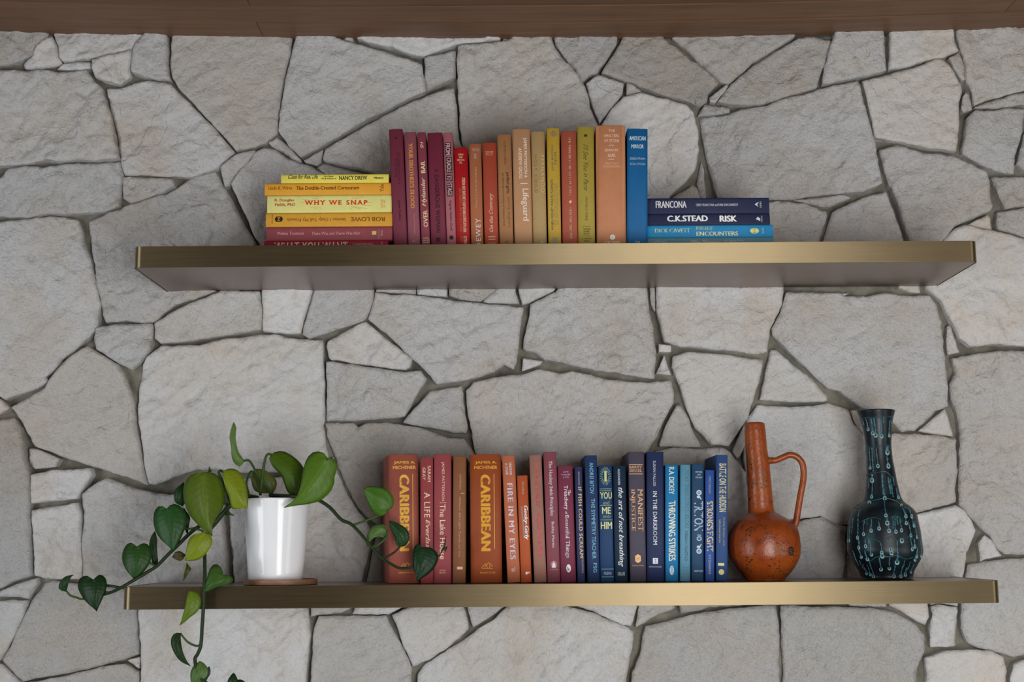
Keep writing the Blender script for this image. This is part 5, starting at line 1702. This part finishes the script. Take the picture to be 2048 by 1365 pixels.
for j in range(6):
    for k in range(36):
        k2 = (k + 1) % 36
        f.append((1 + j * 36 + k, 1 + (j + 1) * 36 + k, 1 + (j + 1) * 36 + k2, 1 + j * 36 + k2))
mesh_obj('soil', v, f, M_SOIL, plant)


# ------------------------------------------------------------------ vines and leaves
def leaf_material(hexc, k=0.9):
    key = ('leaf', hexc)
    if key in _cache:
        return _cache[key]
    m, nt, b = node_mat('leaf_' + hexc.strip('#'))
    c = albedo(hexc, k)[:3]
    uv = nt.nodes.new('ShaderNodeUVMap')
    sep = nt.nodes.new('ShaderNodeSeparateXYZ')
    nt.links.new(uv.outputs[0], sep.inputs[0])

    def mth(op, a, bb=None):
        q = nt.nodes.new('ShaderNodeMath')
        q.operation = op
        for i, s in enumerate((a, bb)):
            if s is None:
                continue
            if hasattr(s, 'is_output'):
                nt.links.new(s, q.inputs[i])
            else:
                q.inputs[i].default_value = s
        return q.outputs[0]
    side = mth('ABSOLUTE', mth('SUBTRACT', sep.outputs[1], 0.5))          # 0 at the midrib, .5 at the margin
    rib = ramp(nt, side, [(0.0, (1, 1, 1)), (0.022, (0, 0, 0))])
    ph = mth('SINE', mth('MULTIPLY', mth('SUBTRACT', sep.outputs[0], mth('MULTIPLY', side, 0.55)), 62.0))
    vein = ramp(nt, ph, [(0.90, (0, 0, 0)), (1.0, (0.5, 0.5, 0.5))])
    n1 = noise_tex(nt, coords(nt), 40, 4)
    col = mixc(nt, n1, tuple(x * 0.78 for x in c), tuple(min(1, x * 1.2) for x in c))
    lightc = tuple(min(1, x * 1.5 + 0.015) for x in c)
    col = mixc(nt, mixc(nt, 1.0, rib, (0.55, 0.55, 0.55), 'MULTIPLY'), col, lightc)
    col = mixc(nt, mixc(nt, 1.0, vein, (0.35, 0.35, 0.35), 'MULTIPLY'), col, lightc)
    nt.links.new(col, b.inputs['Base Color'])
    b.inputs['Roughness'].default_value = 0.42
    b.inputs['Specular IOR Level'].default_value = 0.28
    bump(nt, b, ph, 0.08, 0.001)
    tr = nt.nodes.new('ShaderNodeBsdfTranslucent')
    nt.links.new(mixc(nt, 1.0, col, (1.3, 1.25, 0.5), 'MULTIPLY'), tr.inputs[0])
    mx = nt.nodes.new('ShaderNodeMixShader')
    mx.inputs[0].default_value = 0.28
    nt.links.new(b.outputs[0], mx.inputs[1])
    nt.links.new(tr.outputs[0], mx.inputs[2])
    nt.links.new(mx.outputs[0], nt.nodes['Material Output'].inputs[0])
    _cache[key] = m
    return m


Z1, Z2, Z3, Z4 = (330, 830, 5.461), (100, 1000, 5.461), (300, 1115, 5.461), (600, 930, 5.461)


def resample(pts, n):
    P = np.array(pts, float)
    d = np.r_[0, np.cumsum(np.hypot(*np.diff(P, axis=0).T))]
    t = np.linspace(0, d[-1], n)
    return np.c_[np.interp(t, d, P[:, 0]), np.interp(t, d, P[:, 1])]


def leaf(zv, base, tip, left, right, mid, Y, color, fold=0.35, tilt=0.0, cup=0.15, label=None):
    """a leaf whose margin is seen at the given places; the two halves fold back from the midrib and the blade arches in depth"""
    x0, y0, s = zv
    conv = lambda p: (x0 + p[0] / s, y0 + p[1] / s)
    n, mrow = 15, 4
    Lp = resample(spline([base] + left + [tip], 5), n)
    Rp = resample(spline([base] + right + [tip], 5), n)
    Mp = resample(spline([base] + mid + [tip], 5), n)
    sz = mpp(Y) / s
    verts, uvs = [], []
    for i in range(n):
        t = i / (n - 1)
        for j in range(-mrow, mrow + 1):
            q = abs(j) / mrow
            E = Lp[i] if j < 0 else Rp[i]
            # let the rows sweep: the lobes curl round the base
            p = Mp[i] * (1 - q) + E * q
            w = np.hypot(*(E - Mp[i])) * sz
            y = Y + fold * w * q * (0.55 + 0.45 * q) + tilt * (t - 0.4) * 0.05 - cup * 0.05 * math.sin(math.pi * t) + 0.0012 * math.sin(7 * t + 2.0 * j)
            verts.append(inv @ W(*conv(p), y))
            uvs.append((t, 0.5 + 0.5 * j / mrow))
    c = 2 * mrow + 1
    faces = []
    for i in range(n - 1):
        for j in range(c - 1):
            faces.append((i * c + j, i * c + j + 1, (i + 1) * c + j + 1, (i + 1) * c + j))
    o = mesh_obj('leaf', verts, faces, leaf_material(color), plant, True)
    ul = o.data.uv_layers.new(name='UVMap')
    for lp in o.data.loops:
        ul.data[lp.index].uv = uvs[lp.vertex_index]
    sol = o.modifiers.new('thickness', 'SOLIDIFY')
    sol.thickness = 0.0006
    if label:
        o['label'] = label
    return o


G_BRIGHT, G_MID, G_DARK, G_YEL, G_OLIVE, G_PALE = '#6f8a22', '#48702a', '#234a20', '#8a9a22', '#66702c', '#6f8f4a'
leaf(Z1, (868, 503), (752, 82), [(820, 570), (750, 522), (726, 450), (722, 360), (705, 260), (715, 175)], [(838, 462), (795, 380), (772, 250), (778, 140)], [(800, 500), (745, 360), (748, 210)], -0.165, G_PALE, 0.5)
leaf(Z1, (415, 632), (515, 1330), [(320, 640), (235, 710), (200, 820), (215, 960), (265, 1090), (350, 1190), (430, 1270)], [(500, 630), (590, 680), (640, 760), (655, 880), (630, 1020), (560, 1130), (518, 1210), (513, 1280)], [(417, 760), (420, 900), (445, 1080), (490, 1240)], -0.250, '#647c1e', 0.8, label='large central green leaf')
leaf(Z1, (632, 622), (900, 1020), [(635, 690), (660, 800), (700, 900), (722, 1000), (737, 1030), (820, 1026)], [(700, 590), (770, 597), (832, 645), (876, 735), (900, 850), (905, 950)], [(690, 730), (770, 850), (850, 965)], -0.236, G_YEL, 0.5)
leaf(Z1, (200, 740), (190, 1000), [(130, 800), (100, 880), (120, 965)], [(225, 800), (235, 880), (220, 960)], [(180, 820), (175, 920)], -0.19, G_DARK, 0.3)
leaf(Z1, (1000, 592), (1175, 862), [(950, 655), (945, 735), (980, 830), (1060, 855)], [(1085, 605), (1180, 670), (1220, 735), (1208, 805)], [(1050, 690), (1120, 790)], -0.115, G_OLIVE, 0.2)
leaf(Z1, (1152, 447), (1432, 900), [(1135, 482), (1180, 570), (1268, 660), (1310, 770), (1350, 858)], [(1200, 410), (1290, 400), (1390, 450), (1470, 520), (1515, 590), (1500, 690), (1475, 800)], [(1240, 540), (1340, 640), (1410, 770)], -0.175, '#55741c', 0.5)
leaf(Z1, (1775, 470), (1300, 1015), [(1740, 420), (1680, 400), (1600, 420), (1540, 500), (1510, 610), (1490, 730), (1460, 860), (1400, 940)], [(1850, 490), (1887, 560), (1852, 670), (1846, 770), (1790, 860), (1690, 940), (1560, 975), (1420, 992)], [(1680, 620), (1590, 750), (1480, 890)], -0.235, '#5f8426', 0.4, label='large drooping leaf over the pot rim')
leaf(Z2, (1276, 100), (1340, 570), [(1210, 65), (1150, 110), (1130, 210), (1150, 330), (1205, 425), (1290, 505)], [(1340, 47), (1430, 75), (1482, 150), (1490, 250), (1460, 350), (1405, 465), (1360, 540)], [(1300, 200), (1325, 350), (1335, 480)], -0.235, '#2f5c2a', 0.4)
leaf(Z2, (952, 515), (920, 875), [(890, 470), (830, 500), (790, 600), (800, 700), (850, 790)], [(1020, 475), (1090, 510), (1112, 600), (1090, 690), (1020, 790)], [(950, 620), (940, 740)], -0.24, '#2f5622', 0.45)
leaf(Z2, (1160, 740), (1150, 345), [(1115, 690), (1105, 590), (1082, 490), (1108, 395)], [(1180, 690), (1168, 560), (1172, 450)], [(1140, 620), (1125, 480)], -0.215, '#26401f', 0.25)
leaf(Z2, (476, 875), (510, 1220), [(400, 830), (330, 860), (305, 940), (330, 1020), (400, 1120)], [(540, 820), (600, 850), (622, 920), (610, 990), (575, 1075), (535, 1160)], [(482, 960), (492, 1080)], -0.255, '#1f3f1c', 0.45)
leaf(Z2, (182, 1005), (257, 825), [(105, 985), (95, 940), (130, 870), (185, 832)], [(190, 960), (205, 900), (230, 850)], [(150, 950), (175, 880)], -0.255, '#26451f', 0.3)
leaf(Z2, (1680, 352), (1480, 665), [(1580, 380), (1522, 430), (1497, 520), (1476, 620)], [(1760, 400), (1770, 480), (1720, 570), (1650, 640), (1560, 665)], [(1630, 450), (1560, 560)], -0.264, G_YEL, 0.3)
leaf(Z3, (800, 200), (585, 385), [(788, 130), (720, 75), (660, 120), (625, 230), (600, 320)], [(868, 200), (912, 250), (850, 296), (740, 322), (650, 365)], [(735, 255), (660, 320)], -0.262, '#466b2a', 0.5)
leaf(Z3, (420, 372), (325, 745), [(402, 450), (382, 560), (352, 660)], [(490, 375), (540, 420), (556, 500), (520, 590), (430, 660), (372, 712)], [(430, 480), (395, 600)], -0.268, G_BRIGHT, 0.4)
leaf(Z3, (332, 830), (440, 1190), [(272, 830), (232, 890), (235, 970), (280, 1070), (350, 1150)], [(337, 900), (347, 980), (370, 1070), (402, 1140)], [(300, 920), (320, 1020), (370, 1110)], -0.262, '#24401c', 0.3)
leaf(Z3, (542, 1137), (480, 1425), [(482, 1180), (446, 1260), (446, 1340), (455, 1400)], [(600, 1170), (640, 1230), (642, 1290), (620, 1345), (560, 1400)], [(540, 1230), (515, 1330)], -0.255, '#5d7d40', 0.35)
leaf(Z3, (962, 1345), (900, 1455), [(920, 1265), (880, 1300), (850, 1355), (842, 1425)], [(985, 1338), (1035, 1360), (1030, 1410), (960, 1450)], [(940, 1380), (920, 1420)], -0.26, '#22421f', 0.3)
leaf(Z4, (962, 497), (700, 248), [(900, 560), (830, 545), (770, 480), (730, 380), (705, 300)], [(1010, 470), (1026, 390), (1000, 320), (930, 260), (830, 235), (750, 236)], [(890, 430), (800, 330)], -0.21, '#4f7a26', 0.3)
leaf(Z4, (945, 715), (720, 905), [(930, 662), (870, 650), (800, 670), (750, 740), (725, 830)], [(958, 755), (925, 800), (860, 785), (795, 805), (748, 870)], [(870, 715), (790, 770)], -0.215, '#5d8040', 0.6)
leaf(Z4, (1090, 895), (980, 610), [(1050, 872), (1030, 780), (978, 685)], [(1150, 890), (1192, 820), (1190, 750), (1150, 690), (1070, 640)], [(1100, 800), (1050, 700)], -0.225, '#23491f', 0.4)
leaf(Z4, (1342, 905), (1280, 1272), [(1292, 865), (1250, 900), (1230, 1000), (1240, 1120), (1265, 1220)], [(1420, 905), (1490, 950), (1512, 1010), (1490, 1090), (1420, 1180), (1330, 1240)], [(1335, 1000), (1310, 1140)], -0.232, '#1c3d22', 0.35, label='dark heart leaf hanging before the red books')
leaf(Z4, (1535, 975), (1597, 780), [(1557, 905), (1580, 840)], [(1606, 890), (1606, 920), (1582, 950)], [(1570, 920), (1590, 850)], -0.222, '#2a4426', 0.3)
leaf(Z1, (640, 1082), (757, 1105), [(690, 1055), (730, 1083)], [(670, 1100), (710, 1100)], [(690, 1078)], -0.215, '#3f5a22', 0.2)
leaf(Z2, (1482, 600), (1335, 625), [(1420, 565), (1365, 580)], [(1440, 668), (1380, 655)], [(1410, 615)], -0.235, '#4d4a1c', 0.2)
leaf(Z2, (1492, 690), (1455, 885), [(1478, 760), (1462, 830)], [(1528, 735), (1545, 757), (1500, 820)], [(1490, 770)], -0.235, '#4f5a20', 0.2)
leaf(Z1, (490, 627), (483, 565), [(472, 615)], [(507, 617)], [(487, 600)], -0.215, '#4f6a24', 0.1)
leaf(Z2, (1455, 85), (1502, 390), [(1478, 190), (1470, 310)], [(1530, 190), (1512, 300)], [(1500, 240)], -0.2, '#2a3f1c', 0.2)

M_STEM = leaf_material('#42602a')
M_STEMD = leaf_material('#263a1c')


def vine(name, zv, pts, r0, r1, mat, per=5):
    """pts: (x, y, depth plane) in the magnified view"""
    x0, y0, s = zv
    sp = spline(pts, per)
    P = [inv @ W(x0 + p[0] / s, y0 + p[1] / s, p[2]) for p in sp]
    rad = [r0 + (r1 - r0) * i / (len(P) - 1) for i in range(len(P))]
    v, f = tube(P, rad, 8)
    return mesh_obj(name, v, f, mat, plant, True)


def cross(z_from, z_to, p):
    return ((z_from[0] + p[0] / z_from[2] - z_to[0]) * z_to[2], (z_from[1] + p[1] / z_from[2] - z_to[1]) * z_to[2], p[2])


# long vine to the left
a = [cross(Z1, Z2, q) for q in ((1010, 905, -.165), (880, 890, -.205), (740, 960, -.222), (625, 1078, -.222), (520, 1190, -.226))]
vine('stem', Z2, a + [(1640, 285, -.228), (1510, 385, -.228), (1400, 495, -.23), (1300, 590, -.232), (1170, 722, -.234), (1050, 800, -.238), (930, 872, -.244), (770, 965, -.25), (680, 1008, -.25), (592, 1035, -.25)], 0.0038, 0.0028, M_STEMD)
vine('stem', Z2, [(770, 965, -.25), (690, 945, -.248), (600, 935, -.246)], 0.0026, 0.002, M_STEMD)
# vine hanging in front of the shelf
a = [cross(Z1, Z3, q) for q in ((960, 900, -.16), (850, 905, -.205), (700, 1010, -.215), (560, 1180, -.222), (440, 1330, -.235))]
vine('stem', Z3, a + [(598, 20, -.25), (598, 200, -.258), (590, 380, -.262), (583, 550, -.262), (570, 750, -.258), (555, 960, -.255), (520, 1060, -.255), (492, 1112, -.255), (510, 1230, -.258), (560, 1330, -.258), (640, 1400, -.256), (700, 1500, -.254)], 0.0036, 0.0032, M_STEMD)
# vine to the right, over the books
a = [cross(Z1, Z4, q) for q in ((1150, 880, -.16), (1330, 890, -.20), (1500, 890, -.218), (1640, 905, -.222))]
vine('stem', Z4, a + [(215, 392, -.222), (330, 472, -.222), (450, 600, -.222), (565, 655, -.222), (700, 800, -.224), (780, 900, -.224), (880, 1010, -.224), (1000, 1090, -.226), (1090, 1130, -.228), (1190, 1125, -.23), (1245, 1095, -.23), (1320, 1010, -.229)], 0.0040, 0.0022, M_STEMD)
# petioles
vine('petiole', Z1, [(866, 503, -.166), (915, 500, -.166), (960, 560, -.165), (1000, 640, -.164), (1060, 720, -.162), (1170, 860, -.16)], 0.0022, 0.0026, M_STEM)
vine('petiole', Z1, [(1160, 432, -.176), (1112, 440, -.174), (1082, 540, -.17), (1065, 680, -.166), (1040, 880, -.16)], 0.0022, 0.0030, M_STEM)
vine('petiole', Z1, [(985, 640, -.118), (940, 620, -.12), (905, 680, -.128), (888, 760, -.14), (920, 890, -.15)], 0.0020, 0.0024, M_STEM)
vine('petiole', Z1, [(636, 628, -.216), (604, 610, -.216), (590, 640, -.216), (640, 760, -.214), (690, 880, -.214), (720, 985, -.222)], 0.0022, 0.0026, M_STEM)
vine('petiole', Z1, [(1772, 478, -.236), (1700, 700, -.215), (1500, 880, -.19), (1250, 890, -.165)], 0.0022, 0.0030, M_STEM)
vine('petiole', Z1, [(416, 636, -.226), (450, 720, -.21), (560, 900, -.205), (700, 990, -.218)], 0.0022, 0.0028, M_STEM)
vine('petiole', Z2, [(182, 1003, -.255), (222, 1047, -.254), (290, 1070, -.252), (372, 1085, -.25), (600, 1036, -.25)], 0.0016, 0.0022, M_STEM)
vine('petiole', Z2, [(952, 515, -.241), (1040, 620, -.236), (1100, 695, -.234), (1165, 735, -.234)], 0.0018, 0.0022, M_STEM)
vine('petiole', Z2, [(1276, 105, -.236), (1400, 250, -.222), (1480, 312, -.224), (1560, 315, -.226), (1640, 285, -.228)], 0.0020, 0.0022, M_STEM)
vine('petiole', Z2, [(1680, 355, -.24), (1640, 330, -.236), (1600, 320, -.23)], 0.0020, 0.0022, M_STEM)
vine('petiole', Z2, [(476, 880, -.256), (560, 980, -.25), (640, 1018, -.25)], 0.0018, 0.0022, M_STEM)
vine('petiole', Z3, [(332, 830, -.262), (368, 880, -.261), (418, 932, -.258), (500, 970, -.256), (553, 962, -.255)], 0.0016, 0.0022, M_STEM)
vine('petiole', Z3, [(422, 375, -.268), (480, 480, -.262), (583, 540, -.262)], 0.0016, 0.0020, M_STEM)
vine('petiole', Z3, [(800, 200, -.262), (700, 250, -.256), (600, 300, -.26)], 0.0016, 0.0020, M_STEM)
vine('petiole', Z3, [(640, 1200, -.256), (650, 1240, -.257), (640, 1290, -.257), (590, 1340, -.258)], 0.0018, 0.0020, M_STEMD)
vine('petiole', Z3, [(962, 1345, -.26), (860, 1440, -.258), (700, 1480, -.254)], 0.0018, 0.0020, M_STEMD)
vine('petiole', Z4, [(960, 500, -.21), (900, 545, -.206), (830, 566, -.21), (700, 620, -.216), (580, 660, -.222)], 0.0018, 0.0022, M_STEM)
vine('petiole', Z4, [(948, 718, -.216), (950, 770, -.214), (910, 830, -.216), (830, 888, -.22), (785, 893, -.223)], 0.0018, 0.0022, M_STEM)
vine('petiole', Z4, [(1088, 897, -.225), (1040, 950, -.224), (980, 990, -.224), (920, 1016, -.224), (880, 1010, -.224)], 0.0018, 0.0022, M_STEMD)
vine('petiole', Z4, [(1342, 910, -.232), (1420, 1000, -.224), (1510, 1000, -.222), (1537, 972, -.222)], 0.0014, 0.0012, M_STEMD)
